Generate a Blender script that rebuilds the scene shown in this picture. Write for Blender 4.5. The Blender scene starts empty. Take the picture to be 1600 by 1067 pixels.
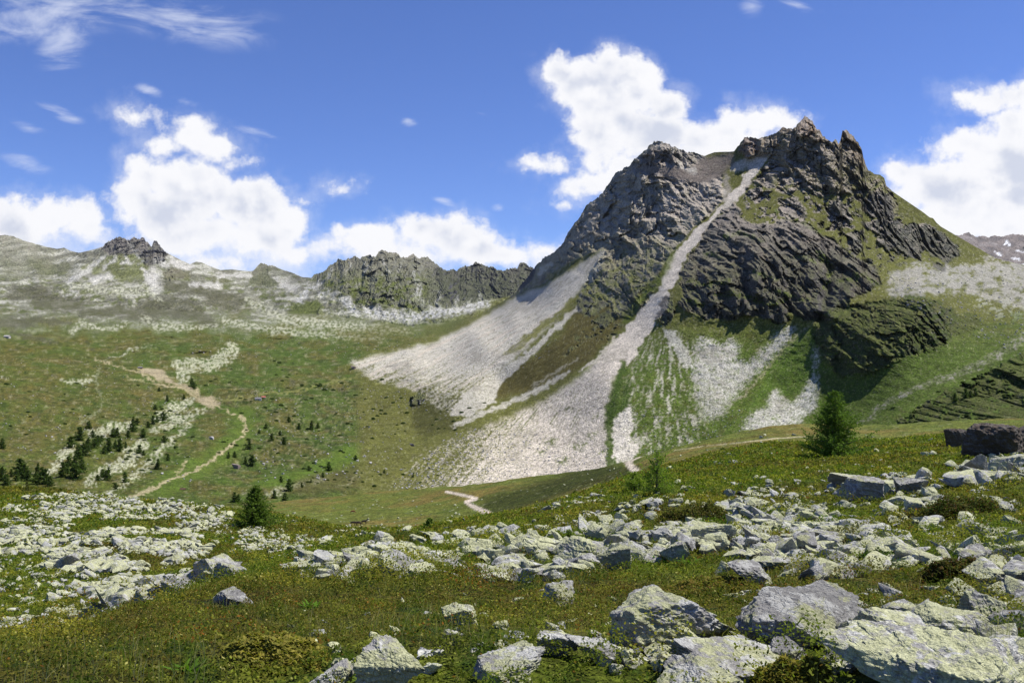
import bpy, bmesh, math, random
import numpy as np
from mathutils import Vector, Matrix

# ------------------------------------------------------------------ camera, sky, sun, exposure
sc = bpy.context.scene
F = 1422.0                       # focal length in pixels of the 1600 px wide photograph
HZ = 533.5
cam_d = bpy.data.cameras.new("camera"); cam = bpy.data.objects.new("camera", cam_d)
sc.collection.objects.link(cam); sc.camera = cam
cam_d.sensor_width = 36.0; cam_d.lens = 36.0 * F / 1600.0
cam_d.clip_start = 0.1; cam_d.clip_end = 60000
cam.location = (0, 0, 0); cam.rotation_euler = (math.radians(90), 0, 0)

SUN_EL, SUN_AZ = 60.0, 80.0      # azimuth clockwise from the view direction (+Y) towards +X
w = bpy.data.worlds.new("World"); sc.world = w; w.use_nodes = True
sun_d = bpy.data.lights.new("sun", 'SUN'); sun_d.energy = 4.6; sun_d.angle = math.radians(0.5)
sun_d.color = (1.0, 0.955, 0.89)
sun = bpy.data.objects.new("sun", sun_d); sc.collection.objects.link(sun)
_e, _a = math.radians(SUN_EL), math.radians(SUN_AZ)
sdir = Vector((math.cos(_e)*math.sin(_a), math.cos(_e)*math.cos(_a), math.sin(_e)))
sun.rotation_euler = (-sdir).to_track_quat('-Z', 'Y').to_euler()
sun.location = (200, 50, 400)
sc.view_settings.view_transform = 'Standard'; sc.view_settings.look = 'None'
sc.view_settings.exposure = 0.45; sc.view_settings.gamma = 1.0
sc.cycles.use_denoising = True
sc.cycles.max_bounces = 6; sc.cycles.diffuse_bounces = 3; sc.cycles.transparent_max_bounces = 8
sc.cycles.volume_bounces = 1

rng = np.random.default_rng(7)
random.seed(7)

class NT:
    """small helper for node trees"""
    def __init__(s, tree):
        s.t = tree; tree.nodes.clear()
    def n(s, typ, **kw):
        nd = s.t.nodes.new(typ)
        for k, v in kw.items():
            if k.startswith('i_'):
                nd.inputs[k[2:].replace('_', ' ')].default_value = v
            else: setattr(nd, k, v)
        return nd
    def l(s, a, b): s.t.links.new(a, b)
    def put(s, sock, v):
        if isinstance(v, bpy.types.NodeSocket): s.l(v, sock)
        elif v is not None: sock.default_value = v
    def m(s, op, a, b=None, c=None, clamp=False):
        nd = s.t.nodes.new('ShaderNodeMath'); nd.operation = op; nd.use_clamp = clamp
        s.put(nd.inputs[0], a)
        if b is not None: s.put(nd.inputs[1], b)
        if c is not None: s.put(nd.inputs[2], c)
        return nd.outputs[0]
    def v(s, op, a, b=None, c=None, out=0):
        nd = s.t.nodes.new('ShaderNodeVectorMath'); nd.operation = op
        s.put(nd.inputs[0], a)
        if b is not None: s.put(nd.inputs[1], b)
        if c is not None: s.put(nd.inputs[2], c)
        return nd.outputs['Value'] if out == 'v' else nd.outputs[0]
    def noise(s, vec, scale, detail=4, rough=0.55, dist=0.0, col=False):
        nd = s.t.nodes.new('ShaderNodeTexNoise'); s.put(nd.inputs['Vector'], vec)
        nd.inputs['Scale'].default_value = scale; nd.inputs['Detail'].default_value = detail
        nd.inputs['Roughness'].default_value = rough; nd.inputs['Distortion'].default_value = dist
        return nd.outputs['Color' if col else 'Fac']
    def ss(s, x, lo, hi, o0=0.0, o1=1.0):
        nd = s.t.nodes.new('ShaderNodeMapRange'); nd.interpolation_type = 'SMOOTHSTEP'
        s.put(nd.inputs[0], x); nd.inputs[1].default_value = lo; nd.inputs[2].default_value = hi
        nd.inputs[3].default_value = o0; nd.inputs[4].default_value = o1
        return nd.outputs[0]
    def mix(s, f, a, b, mode='MIX'):
        nd = s.t.nodes.new('ShaderNodeMix'); nd.data_type = 'RGBA'; nd.blend_type = mode
        s.put(nd.inputs[0], f)
        for i, x in ((6, a), (7, b)):
            if isinstance(x, (tuple, list)) and len(x) == 3: x = (*x, 1)
            s.put(nd.inputs[i], x)
        return nd.outputs[2]

# ---- world: clear alpine sky with fair-weather cumulus far beyond the mountains
CLOUDS = [  # px, py, rx, ry, in pixels of the photograph: direction of each cloud lobe
 # big cumulus on the left
 (300,205,66,30),(325,225,52,26),(255,222,36,22),(345,220,30,24),
 (232,272,48,34),(290,282,74,44),(215,310,50,36),(265,330,90,50),(330,300,60,42),(390,320,66,50),(420,310,38,32),(445,345,46,36),(300,365,92,36),(410,372,80,34),
 (205,176,40,16),(190,182,22,13),(360,250,30,10),
 (20,350,60,50),(75,345,55,38),(120,335,45,28),(140,362,40,32),(30,378,70,26),
 (470,385,60,20),(330,412,70,14),
 # centre bank
 (548,368,26,22),(585,380,55,38),(655,358,42,30),(700,372,70,42),(745,385,50,36),(800,400,60,26),(850,392,50,14),(620,404,90,22),
 (537,286,24,11),(470,308,12,6),
 # cloud behind the summit
 (880,115,46,38),(955,95,34,30),(930,140,80,58),(985,130,52,52),(1030,160,42,34),(960,200,78,46),(1020,210,62,44),(1090,210,56,32),(1150,205,60,34),(1200,190,46,24),(1235,192,34,20),(1110,240,90,30),(940,240,44,24),(980,262,50,30),
 (855,254,44,17),(830,250,20,13),(905,292,46,18),(950,280,60,26),(878,318,20,8),
 # right cumulus
 (1500,152,26,14),(1540,160,58,26),(1590,150,52,30),(1640,170,70,46),(1580,205,60,34),(1500,232,52,24),(1560,240,80,44),(1420,268,48,28),(1470,290,74,44),(1540,300,110,60),(1620,290,110,80),(1500,340,120,40),(1600,350,120,50),(1395,262,26,14),
]
def build_world():
    g = NT(w.node_tree)
    sky = g.n('ShaderNodeTexSky', sky_type='NISHITA', sun_disc=False)
    sky.sun_elevation = math.radians(SUN_EL); sky.sun_rotation = math.radians(SUN_AZ)
    sky.altitude = 2300; sky.air_density = 1.0; sky.dust_density = 0.25; sky.ozone_density = 3.0
    tc = g.n('ShaderNodeTexCoord')
    sep = g.n('ShaderNodeSeparateXYZ'); g.l(tc.outputs['Generated'], sep.inputs[0])
    yy = g.m('MAXIMUM', sep.outputs[1], 0.04)
    comb = g.n('ShaderNodeCombineXYZ')
    g.l(g.m('DIVIDE', sep.outputs[0], yy), comb.inputs[0]); g.l(g.m('DIVIDE', sep.outputs[2], yy), comb.inputs[1])
    p0 = comb.outputs[0]
    # billowing outline: warp the direction a little at two scales
    w1 = g.v('SUBTRACT', g.noise(p0, 14, 2, 0.5, col=True), (0.5, 0.5, 0.5))
    w2 = g.v('SUBTRACT', g.noise(p0, 45, 3, 0.6, col=True), (0.5, 0.5, 0.5))
    p = g.v('MULTIPLY_ADD', w1, (0.045, 0.035, 0), p0)
    p = g.v('MULTIPLY_ADD', w2, (0.022, 0.02, 0), p)
    def field(pp, blobs):
        acc = None
        for (x, y, rx, ry) in blobs:
            cx, cy, ax, ay = (x-800)/F, (HZ-y)/F, rx/F, ry/F
            q = g.v('MULTIPLY_ADD', pp, (1/ax, 1/ay, 0), (-cx/ax, -cy/ay, 0))
            d = g.v('LENGTH', q, out='v')
            f = g.m('MULTIPLY_ADD', d, -min(ax, ay), min(ax, ay))
            acc = f if acc is None else g.m('SMOOTH_MAX', acc, f, 0.008)
        return acc
    fl = field(p, CLOUDS)
    fb = g.noise(p0, 42, 6, 0.62)                       # fine curl of the edge
    d = g.m('MULTIPLY_ADD', g.m('SUBTRACT', fb, 0.5), 0.030, fl)
    dens = g.ss(d, -0.0035, 0.0105)
    # softer, ragged low parts
    rag = g.noise(p0, 20, 5, 0.65)
    d2 = g.m('MULTIPLY_ADD', g.m('SUBTRACT', rag, 0.5), 0.06, g.m('ADD', fl, 0.0))
    dens2 = g.ss(d2, -0.012, 0.03, 0.0, 0.5)
    dens = g.m('MAXIMUM', dens, dens2)
    # thin veil clouds (high wisps)
    WISP = [(60,20,170,46,-0.1),(270,28,150,36,0.2),(100,60,40,60,0.3),(200,10,200,30,0.1),(300,45,60,12,0.25),(95,178,40,12,0.4),(38,255,44,14,0.25),(232,142,24,10,0.4),
            (400,208,40,8,0.2),(1175,10,22,18,0),(1250,8,34,10,0.3),(45,200,34,10,0.3),(640,190,14,8,0),(752,178,18,6,0.2),(695,315,22,7,0.3),(290,160,22,9,0.2),(1365,222,14,6,0),(1100,290,30,10,0),(780,325,12,7,0)]
    acc = None
    for (x, y, rx, ry, rot) in WISP:
        cx, cy = (x-800)/F, (HZ-y)/F
        mp = g.n('ShaderNodeMapping'); mp.vector_type = 'TEXTURE'
        mp.inputs['Location'].default_value = (cx, cy, 0); mp.inputs['Rotation'].default_value = (0, 0, -rot)
        mp.inputs['Scale'].default_value = (rx/F, ry/F, 1)
        g.l(p0, mp.inputs['Vector'])
        f = g.m('SUBTRACT', 1.0, g.v('LENGTH', mp.outputs[0], out='v'))
        acc = f if acc is None else g.m('MAXIMUM', acc, f)
    sm = g.n('ShaderNodeMapping'); sm.inputs['Rotation'].default_value = (0, 0, 0.35); sm.inputs['Scale'].default_value = (10, 30, 1)
    g.l(p0, sm.inputs['Vector'])
    wn = g.noise(sm.outputs[0], 1.0, 7, 0.62, 0.6)
    wd = g.m('ADD', g.m('MULTIPLY', g.m('MAXIMUM', acc, -0.6), 0.38), g.m('MULTIPLY', g.m('SUBTRACT', wn, 0.5), 2.3))
    wisp = g.ss(wd, -0.12, 0.7, 0.0, 0.6)
    wisp = g.m('MULTIPLY', wisp, g.ss(acc, -0.35, 0.45))
    bank = field(p, [(250,420,150,40),(90,400,110,34),(440,405,110,34),(640,405,140,34),(820,400,70,22),(330,385,110,40),(1150,260,120,40),(1560,330,150,60)])
    bk = g.ss(g.m('MULTIPLY_ADD', g.m('SUBTRACT', rag, 0.5), 0.07, bank), -0.012, 0.03, 0.0, 0.72)
    wisp = g.m('MAXIMUM', wisp, bk)
    # light inside the cumulus: relief of the lobes seen from the sun side (upper right)
    off = g.v('ADD', p0, (0.010, 0.014, 0))
    n1 = g.noise(p0, 17, 4, 0.5); n2 = g.noise(off, 17, 4, 0.5)
    rel = g.m('MULTIPLY', g.m('SUBTRACT', n1, n2), 1.6)
    body = g.ss(fl, 0.0, 0.035)
    low = g.noise(p0, 7, 3, 0.5)
    sh = g.m('ADD', g.m('MULTIPLY', body, g.m('SUBTRACT', low, 0.66)), g.m('MULTIPLY', rel, body))
    lum = g.m('ADD', 1.0, g.m('MULTIPLY', sh, 0.85), clamp=False)
    lum = g.m('MINIMUM', g.m('MAXIMUM', lum, 0.70), 1.06)
    ccol = g.mix(g.ss(lum, 0.68, 1.0), (0.48, 0.51, 0.60, 1), (0.715, 0.715, 0.735, 1))
    cl = g.v('SCALE', ccol, None); cl.node.inputs['Scale'].default_value = 1.0
    skyc = g.v('MULTIPLY', sky.outputs[0], (SKY_S*0.62, SKY_S*0.72, SKY_S*1.08))
    c = g.mix(wisp, skyc, (0.62, 0.65, 0.74, 1))
    c = g.mix(dens, c, ccol)
    bg = g.n('ShaderNodeBackground'); g.l(c, bg.inputs[0]); bg.inputs[1].default_value = 1.0
    out = g.n('ShaderNodeOutputWorld'); g.l(bg.outputs[0], out.inputs[0])
SKY_S = 0.10
build_world()
w.cycles.sampling_method = 'MANUAL'; w.cycles.sample_map_resolution = 512

# ------------------------------------------------------------------ numeric helpers
def srgb(r, g, b):
    c = np.array([r, g, b], float)/255.0
    return np.where(c <= 0.04045, c/12.92, ((c+0.055)/1.055)**2.4)
KALB = 0.74
def alb(r, g, b): return np.clip(srgb(r, g, b)*KALB, 0.005, 0.8)

def _hash(ix, iy, iz, seed):
    h = (ix.astype(np.int64)*374761393 + iy.astype(np.int64)*668265263 + iz.astype(np.int64)*1274126177 + seed*974711) & 0xFFFFFFFF
    h = ((h ^ (h >> 13))*1274126177) & 0xFFFFFFFF
    h = ((h ^ (h >> 16))*2246822519) & 0xFFFFFFFF
    return ((h ^ (h >> 15)) & 0xFFFFFF).astype(np.float32)/16777216.0
def vnoise2(x, y, seed=0):
    x = np.asarray(x, np.float64); y = np.asarray(y, np.float64)
    x, y = np.broadcast_arrays(x, y)
    ix = np.floor(x); iy = np.floor(y); fx = x-ix; fy = y-iy
    ux = fx*fx*fx*(fx*(fx*6-15)+10); uy = fy*fy*fy*(fy*(fy*6-15)+10)
    z = np.zeros_like(ix, np.int64); ix = ix.astype(np.int64); iy = iy.astype(np.int64)
    def gr(a, b, dx, dy):
        t = _hash(a, b, z, seed)*6.2831853
        return np.cos(t)*dx + np.sin(t)*dy
    a = gr(ix, iy, fx, fy); b = gr(ix+1, iy, fx-1, fy); c = gr(ix, iy+1, fx, fy-1); d = gr(ix+1, iy+1, fx-1, fy-1)
    return (a+(b-a)*ux + (c-a)*uy + (a-b-c+d)*ux*uy)*1.5
def fbm2(x, y, octv=5, seed=0, gain=0.5, lac=2.03):
    s = 0; a = 1; t = 0
    for i in range(octv):
        s = s + a*vnoise2(x, y, seed+i*17); t += a; a *= gain; x = x*lac+3.1; y = y*lac+1.7
    return s/t*1.6
def ridged2(x, y, octv=4, seed=0, gain=0.5):
    s = 0; a = 1; t = 0
    for i in range(octv):
        n = 1-np.abs(vnoise2(x, y, seed+i*13))*2.0
        s = s + a*n*n; t += a; a *= gain; x = x*2.07+5.2; y = y*2.07+1.3
    return s/t
def worley2(x, y, seed=0):
    ix = np.floor(x).astype(np.int64); iy = np.floor(y).astype(np.int64); z = np.zeros_like(ix)
    f1 = np.full(x.shape, 9.0); f2 = np.full(x.shape, 9.0); cid = np.zeros(x.shape)
    for dx in (-1, 0, 1):
        for dy in (-1, 0, 1):
            cx = ix+dx; cy = iy+dy
            d = np.hypot(cx+_hash(cx, cy, z, seed)-x, cy+_hash(cx, cy, z, seed+5)-y)
            r = _hash(cx, cy, z, seed+9)
            nf2 = np.minimum(np.maximum(d, f1), f2); cid = np.where(d < f1, r, cid)
            f1 = np.minimum(f1, d); f2 = nf2
    return f1, f2, cid
def blocks2(x, y, seed=0, tilt=1.0):
    """fractured blocks: every cell is its own tilted facet at its own height"""
    ix = np.floor(x).astype(np.int64); iy = np.floor(y).astype(np.int64); z = np.zeros_like(ix)
    f1 = np.full(x.shape, 9.0); h = np.zeros(x.shape)
    for dx in (-1, 0, 1):
        for dy in (-1, 0, 1):
            cx = ix+dx; cy = iy+dy
            ox = x-(cx+_hash(cx, cy, z, seed)); oy = y-(cy+_hash(cx, cy, z, seed+5)); d = np.abs(ox)**1.5+np.abs(oy)**1.5
            v = _hash(cx, cy, z, seed+9) + tilt*(ox*(_hash(cx, cy, z, seed+11)*2-1.0) + oy*(_hash(cx, cy, z, seed+13)*1.3-0.8))
            h = np.where(d < f1, v, h); f1 = np.minimum(f1, d)
    return h, f1
def sstep(a, b, x):
    t = np.clip((x-a)/(b-a), 0, 1); return t*t*(3-2*t)
def lerp(a, b, t): return a+(b-a)*t
def mixc(c, col, m): return c + (np.asarray(col)-c)*m[..., None]
def pint(x, pts, k=1):
    p = np.array(pts, float); return np.interp(x, p[:, 0], p[:, k])

def pchip_eval(xk, zk, x):
    """xk [K], zk [K,N], x [M,N] or [M,1] -> [M,N], monotone cubic down each column"""
    K = len(xk); h = np.diff(xk)[:, None]; d = np.diff(zk, axis=0)/h
    m = np.zeros_like(zk); m[0] = d[0]; m[-1] = d[-1]
    for i in range(1, K-1):
        w1 = 2*h[i]+h[i-1]; w2 = h[i]+2*h[i-1]
        ok = d[i-1]*d[i] > 0
        den = np.where(ok, w1/np.where(d[i-1] == 0, 1, d[i-1]) + w2/np.where(d[i] == 0, 1, d[i]), 1)
        m[i] = np.where(ok, (w1+w2)/den, 0)
    k = np.clip(np.searchsorted(xk, x, side='right')-1, 0, K-2)
    hh = np.diff(xk)[k]; t = (x-np.asarray(xk)[k])/hh
    cols = np.broadcast_to(np.arange(zk.shape[1]), k.shape)
    z0 = zk[k, cols]; z1 = zk[k+1, cols]; m0 = m[k, cols]; m1 = m[k+1, cols]
    t2 = t*t; t3 = t2*t
    return (2*t3-3*t2+1)*z0 + (t3-2*t2+t)*hh*m0 + (-2*t3+3*t2)*z1 + (t3-t2)*hh*m1

def link(o, parent=None):
    sc.collection.objects.link(o)
    if parent is not None: o.parent = parent
    return o
def mesh_obj(name, V, Fq, mat, col=None, smooth=True, parent=None, extra=None, ncorner=4):
    V = np.ascontiguousarray(V, np.float32).reshape(-1, 3); Fq = np.ascontiguousarray(Fq, np.int32)
    n = Fq.shape[0]; k = Fq.shape[1]
    me = bpy.data.meshes.new(name)
    me.vertices.add(len(V)); me.vertices.foreach_set('co', V.ravel())
    me.loops.add(n*k); me.loops.foreach_set('vertex_index', Fq.ravel())
    me.polygons.add(n); me.polygons.foreach_set('loop_start', np.arange(0, n*k, k, dtype=np.int32))
    try: me.polygons.foreach_set('loop_total', np.full(n, k, np.int32))
    except Exception: pass
    me.polygons.foreach_set('use_smooth', np.full(n, smooth))
    me.update(calc_edges=True)
    if col is not None:
        a = me.attributes.new('Col', 'FLOAT_COLOR', 'POINT')
        c = np.ones((len(V), 4), np.float32); c[:, :3] = np.asarray(col).reshape(-1, 3); a.data.foreach_set('color', c.ravel())
    for k_, v_ in (extra or {}).items():
        a = me.attributes.new(k_, 'FLOAT', 'POINT'); a.data.foreach_set('value', np.ascontiguousarray(v_, np.float32).ravel())
    if mat is not None: me.materials.append(mat)
    o = bpy.data.objects.new(name, me)
    return link(o, parent)
def grid_faces(nr, nc):
    i = np.arange(nr*nc).reshape(nr, nc)
    return np.stack([i[:-1, :-1], i[:-1, 1:], i[1:, 1:], i[1:, :-1]], -1).reshape(-1, 4)
def struct(o): o['kind'] = 'structure'; return o
def tag(o, label, cat, group=None, kind=None):
    o['label'] = label; o['category'] = cat
    if group: o['group'] = group
    if kind: o['kind'] = kind
    return o

# ------------------------------------------------------------------ materials
def new_mat(name):
    m = bpy.data.materials.new(name); m.use_nodes = True
    return m, NT(m.node_tree)
def finish(g, col, rough=0.9, bump=None, dist=0.02, strength=1.0, spec=0.2, trans=None):
    b = g.n('ShaderNodeBsdfPrincipled'); g.put(b.inputs['Base Color'], col)
    g.put(b.inputs['Roughness'], rough); b.inputs['Specular IOR Level'].default_value = spec
    if bump is not None:
        bn = g.n('ShaderNodeBump'); bn.inputs['Strength'].default_value = strength; bn.inputs['Distance'].default_value = dist
        g.l(bump, bn.inputs['Height']); g.l(bn.outputs[0], b.inputs['Normal'])
    o = g.n('ShaderNodeOutputMaterial')
    if trans is not None:
        t = g.n('ShaderNodeBsdfTranslucent'); g.put(t.inputs[0], trans)
        a = g.n('ShaderNodeMixShader'); a.inputs[0].default_value = 0.35
        g.l(b.outputs[0], a.inputs[1]); g.l(t.outputs[0], a.inputs[2]); g.l(a.outputs[0], o.inputs[0])
    else: g.l(b.outputs[0], o.inputs[0])
    return b

def terrain_mat(name, s1, s2, s3, bdist, bs=0.6, contrast=0.35):
    """vertex colour carries grass / scree / rock; noise at true size in metres adds the grain"""
    m, g = new_mat(name)
    at = g.n('ShaderNodeAttribute', attribute_name='Col'); rk = g.n('ShaderNodeAttribute', attribute_name='rock')
    geo = g.n('ShaderNodeNewGeometry'); P = geo.outputs['Position']
    n1 = g.noise(P, s1, 6, 0.65); n2 = g.noise(P, s2, 5, 0.7)
    vo = g.n('ShaderNodeTexVoronoi'); g.l(P, vo.inputs['Vector']); vo.inputs['Scale'].default_value = s3
    v = g.m('ADD', g.m('MULTIPLY', g.m('SUBTRACT', n1, 0.5), 2.0), g.m('MULTIPLY', g.m('SUBTRACT', n2, 0.5), 1.4))
    f = g.m('MULTIPLY_ADD', v, contrast*1.6, 1.0)
    f = g.m('MAXIMUM', f, 0.35)
    c = g.v('SCALE', at.outputs['Color']); g.l(f, c.node.inputs['Scale'])
    vc = g.m('MULTIPLY_ADD', g.m('SUBTRACT', vo.outputs['Distance'], 0.50), -0.8, 1.0)
    v2 = g.n('ShaderNodeTexVoronoi'); g.l(P, v2.inputs['Vector']); v2.inputs['Scale'].default_value = s3*2.6
    vc = g.m('MULTIPLY', vc, g.m('MULTIPLY_ADD', g.m('SUBTRACT', v2.outputs['Distance'], 0.50), -0.8, 1.0))
    cs = g.n('ShaderNodeSeparateXYZ'); g.l(v2.outputs['Color'], cs.inputs[0])
    v3 = g.n('ShaderNodeTexVoronoi'); g.l(P, v3.inputs['Vector']); v3.inputs['Scale'].default_value = s3*0.8
    c3 = g.n('ShaderNodeSeparateXYZ'); g.l(v3.outputs['Color'], c3.inputs[0])
    vc = g.m('MULTIPLY', vc, g.m('MULTIPLY_ADD', g.m('SUBTRACT', cs.outputs[0], 0.5), 0.55, 1.0))
    vc = g.m('MULTIPLY', vc, g.m('MULTIPLY_ADD', g.m('SUBTRACT', c3.outputs[1], 0.5), 0.4, 1.0))
    c2 = g.v('SCALE', c); g.l(vc, c2.node.inputs['Scale'])
    h = g.m('ADD', g.m('MULTIPLY', n1, 2.0), g.m('ADD', n2, g.m('MULTIPLY', g.m('ADD', vo.outputs['Distance'], v2.outputs['Distance']), -0.7)))
    finish(g, c2, 0.95, h, bdist, bs, 0.1)
    return m
M_mount = terrain_mat('mountain_surface', 0.05, 0.22, 0.55, 1.6, 0.6)
M_far = terrain_mat('far_rock_surface', 0.016, 0.07, 0.16, 5.0, 0.6, 0.3)
M_mead = terrain_mat('meadow_surface', 0.12, 0.9, 1.6, 0.5, 0.6, 0.4)
M_hill = terrain_mat('heath_soil', 2.2, 14.0, 9.0, 0.06, 0.8, 0.5)

def rock_mat(name, yel=0.5, scale=1.0, base=(0.30, 0.29, 0.265), dark=0.0, wh=1.0):
    m, g = new_mat(name)
    tc = g.n('ShaderNodeTexCoord'); oi = g.n('ShaderNodeObjectInfo'); geo = g.n('ShaderNodeNewGeometry')
    P = g.v('ADD', geo.outputs['Position'], g.v('SCALE', oi.outputs['Location']))
    P.node.inputs[1].default_value = (0, 0, 0)
    P = geo.outputs['Position']
    if name == 'pale_stone':
        vr = g.n('ShaderNodeTexVoronoi'); g.l(P, vr.inputs['Vector']); vr.inputs['Scale'].default_value = 0.9
        vs = g.n('ShaderNodeSeparateXYZ'); g.l(vr.outputs['Color'], vs.inputs[0]); rnd = g.m('MULTIPLY_ADD', vs.outputs[0], 0.8, 0.3)
    else: rnd = oi.outputs['Random']
    nz = g.n('ShaderNodeSeparateXYZ'); g.l(geo.outputs['True Normal'], nz.inputs[0])
    a = g.noise(P, 3.6*scale, 6, 0.7); b = g.noise(g.v('ADD', P, (7.3, 2.1, 4.4)), 8.5*scale, 6, 0.7)
    cN = g.noise(g.v('ADD', P, (1.3, 9.1, 2.4)), 22*scale, 5, 0.7); dN = g.noise(P, 70*scale, 4, 0.7)
    st = g.n('ShaderNodeMapping'); st.inputs['Rotation'].default_value = (0.5, 0.35, 0.2); st.inputs['Scale'].default_value = (3*scale, 3*scale, 34*scale)
    g.l(P, st.inputs['Vector']); strat = g.noise(st.outputs[0], 1.0, 4, 0.6)
    upf = g.ss(nz.outputs[2], -0.5, 0.35)
    col = g.mix(g.ss(strat, 0.35, 0.65), tuple(x*0.8 for x in base), base)
    white = g.m('MULTIPLY', g.ss(b, 0.47, 0.54), g.m('MULTIPLY_ADD', upf, 0.8*wh, 0.15*wh))
    col = g.mix(white, col, (0.47, 0.465, 0.42))
    ylw = g.m('MULTIPLY', g.ss(g.m('ADD', g.m('MULTIPLY', a, 0.75), g.m('ADD', g.m('MULTIPLY', cN, 0.25), g.m('MULTIPLY', g.m('SUBTRACT', rnd, 0.5), 0.10))), 0.57-0.14*yel, 0.61-0.14*yel), g.m('MULTIPLY_ADD', upf, 0.85, 0.1))
    col = g.mix(g.m('MULTIPLY', ylw, 0.85), col, g.mix(g.ss(dN, 0.35, 0.65), (0.33, 0.345, 0.16), (0.46, 0.46, 0.24)))
    gry = g.ss(g.noise(g.v('ADD', P, (3.3, 5.1, 8.4)), 12*scale, 5, 0.7), 0.56, 0.6)
    col = g.mix(g.m('MULTIPLY', gry, 0.7), col, tuple(x*0.8 for x in base))
    blk = g.ss(cN, 0.61, 0.66)
    col = g.mix(g.m('MULTIPLY', blk, 0.75), col, (0.06, 0.06, 0.055))
    fine = g.m('MULTIPLY_ADD', g.m('SUBTRACT', dN, 0.5), 1.1, 1.0-dark)
    fine = g.m('MULTIPLY', fine, g.m('MULTIPLY_ADD', rnd, 0.42, 0.80))
    cc = g.v('SCALE', col); g.l(fine, cc.node.inputs['Scale'])
    crk = g.n('ShaderNodeTexVoronoi'); crk.feature = 'DISTANCE_TO_EDGE'; crk.inputs['Scale'].default_value = 5*scale
    g.l(g.v('MULTIPLY_ADD', g.noise(P, 6*scale, 3, 0.6, col=True), (0.25, 0.25, 0.25), P), crk.inputs['Vector'])
    cr = g.ss(crk.outputs['Distance'], 0.0, 0.035)
    h = g.m('ADD', g.m('MULTIPLY', strat, 0.35), g.m('ADD', g.m('MULTIPLY', cN, 0.9), g.m('ADD', g.m('MULTIPLY', dN, 0.4), g.m('MULTIPLY', g.m('MULTIPLY', cr, g.ss(b, 0.4, 0.55)), 0.22))))
    finish(g, cc, 0.9, h, 0.035/scale, 0.9, 0.25)
    return m
M_rock = rock_mat('lichen_rock', 0.68)
M_rock_far = rock_mat('pale_stone', 0.75, 0.4, base=(0.42, 0.42, 0.38))
M_rock_dark = rock_mat('dark_outcrop_rock', -0.8, 0.3, base=(0.17, 0.13, 0.095), dark=0.3, wh=0.25)

def leaf_mat(name, t=0.3, var=True):
    m, g = new_mat(name)
    at = g.n('ShaderNodeAttribute', attribute_name='Col')
    c = at.outputs['Color']
    tr = g.v('MULTIPLY', c, (1.3, 1.5, 0.6))
    finish(g, c, 0.8, None, spec=0.08, trans=tr)
    return m
M_leaf = leaf_mat('heath_leaves')
def plain_mat(name, col, rough=0.85, nscale=None, amt=0.4, spec=0.2):
    m, g = new_mat(name)
    c = (*col, 1)
    if nscale:
        tc = g.n('ShaderNodeTexCoord'); n = g.noise(tc.outputs['Object'], nscale, 5, 0.65)
        cc = g.v('SCALE', c[:3]); g.l(g.m('MULTIPLY_ADD', g.m('SUBTRACT', n, 0.5), amt*2.5, 1.0), cc.node.inputs['Scale'])
        finish(g, cc, rough, n, 0.02, 0.6, spec)
    else: finish(g, c, rough, None, spec=spec)
    return m
M_bark = plain_mat('larch_bark', (0.14, 0.11, 0.09), 0.95, 9, 0.8)

# ------------------------------------------------------------------ near hillside and meadow: one height field h(px, Y)
PXK = [-700, -300, 0, 200, 400, 600, 800, 1000, 1200, 1400, 1600, 1900, 2300]
YK = np.array([4.3, 7, 11, 16, 24, 35, 50, 70, 100, 140, 200, 280, 380, 460])
PYK = {
 -700: [1075, 1020, 1030, 1030, 1010, 950, 890, 835, 775, 770, 790, 800, 800, 790],
 -300: [1070, 1010, 1020, 1020, 1000, 945, 885, 832, 775, 770, 790, 800, 800, 790],
 0:    [1060, 998, 1012, 1012, 992, 937, 880, 828, 778, 766, 785, 800, 800, 790],
 200:  [1055, 985, 960, 972, 955, 922, 872, 830, 790, 779, 800, 805, 805, 790],
 400:  [1050, 973, 915, 900, 900, 888, 868, 845, 815, 800, 812, 806, 789, 790],
 600:  [1050, 970, 905, 866, 848, 846, 843, 836, 831, 829, 820, 793, 768, 776],
 800:  [1050, 968, 903, 862, 832, 815, 806, 806, 808, 804, 784, 752, 756, 772],
 1000: [1050, 965, 900, 856, 812, 780, 758, 748, 746, 738, 717, 724, 742, 760],
 1200: [1045, 958, 890, 845, 798, 765, 742, 724, 710, 691, 669, 680, 700, 720],
 1400: [1040, 950, 878, 828, 782, 752, 731, 713, 697, 680, 664, 680, 700, 715],
 1600: [1040, 945, 868, 812, 766, 737, 714, 697, 681, 668, 656, 675, 695, 710],
 1900: [1035, 940, 855, 800, 755, 728, 706, 690, 676, 664, 652, 670, 690, 705],
 2300: [1030, 930, 845, 790, 745, 720, 700, 684, 670, 660, 650, 668, 690, 705],
}
_PT = np.array([PYK[p] for p in PXK], float).T     # K x P
def _smooth_interp(px):
    """cubic (catmull-rom like) interpolation of the table along px"""
    xk = np.array(PXK, float); out = np.empty((len(YK), len(px)))
    for i in range(len(YK)):
        m = np.gradient(_PT[i], xk)
        k = np.clip(np.searchsorted(xk, px)-1, 0, len(xk)-2); h = xk[k+1]-xk[k]; t = np.clip((px-xk[k])/h, -0.5, 1.5)
        t2 = t*t; t3 = t2*t
        out[i] = (2*t3-3*t2+1)*_PT[i][k] + (t3-2*t2+t)*h*m[k] + (-2*t3+3*t2)*_PT[i][k+1] + (t3-t2)*h*m[k+1]
    return out
_pxf = np.arange(-3600, 5201, 20.0)
def _table(px):
    pc = np.clip(px, -700, 2300)
    return _smooth_interp(pc)
_YF = np.exp(np.linspace(math.log(0.5), math.log(470), 700))
_zk = (HZ-_table(_pxf))/F*YK[:, None]
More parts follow.
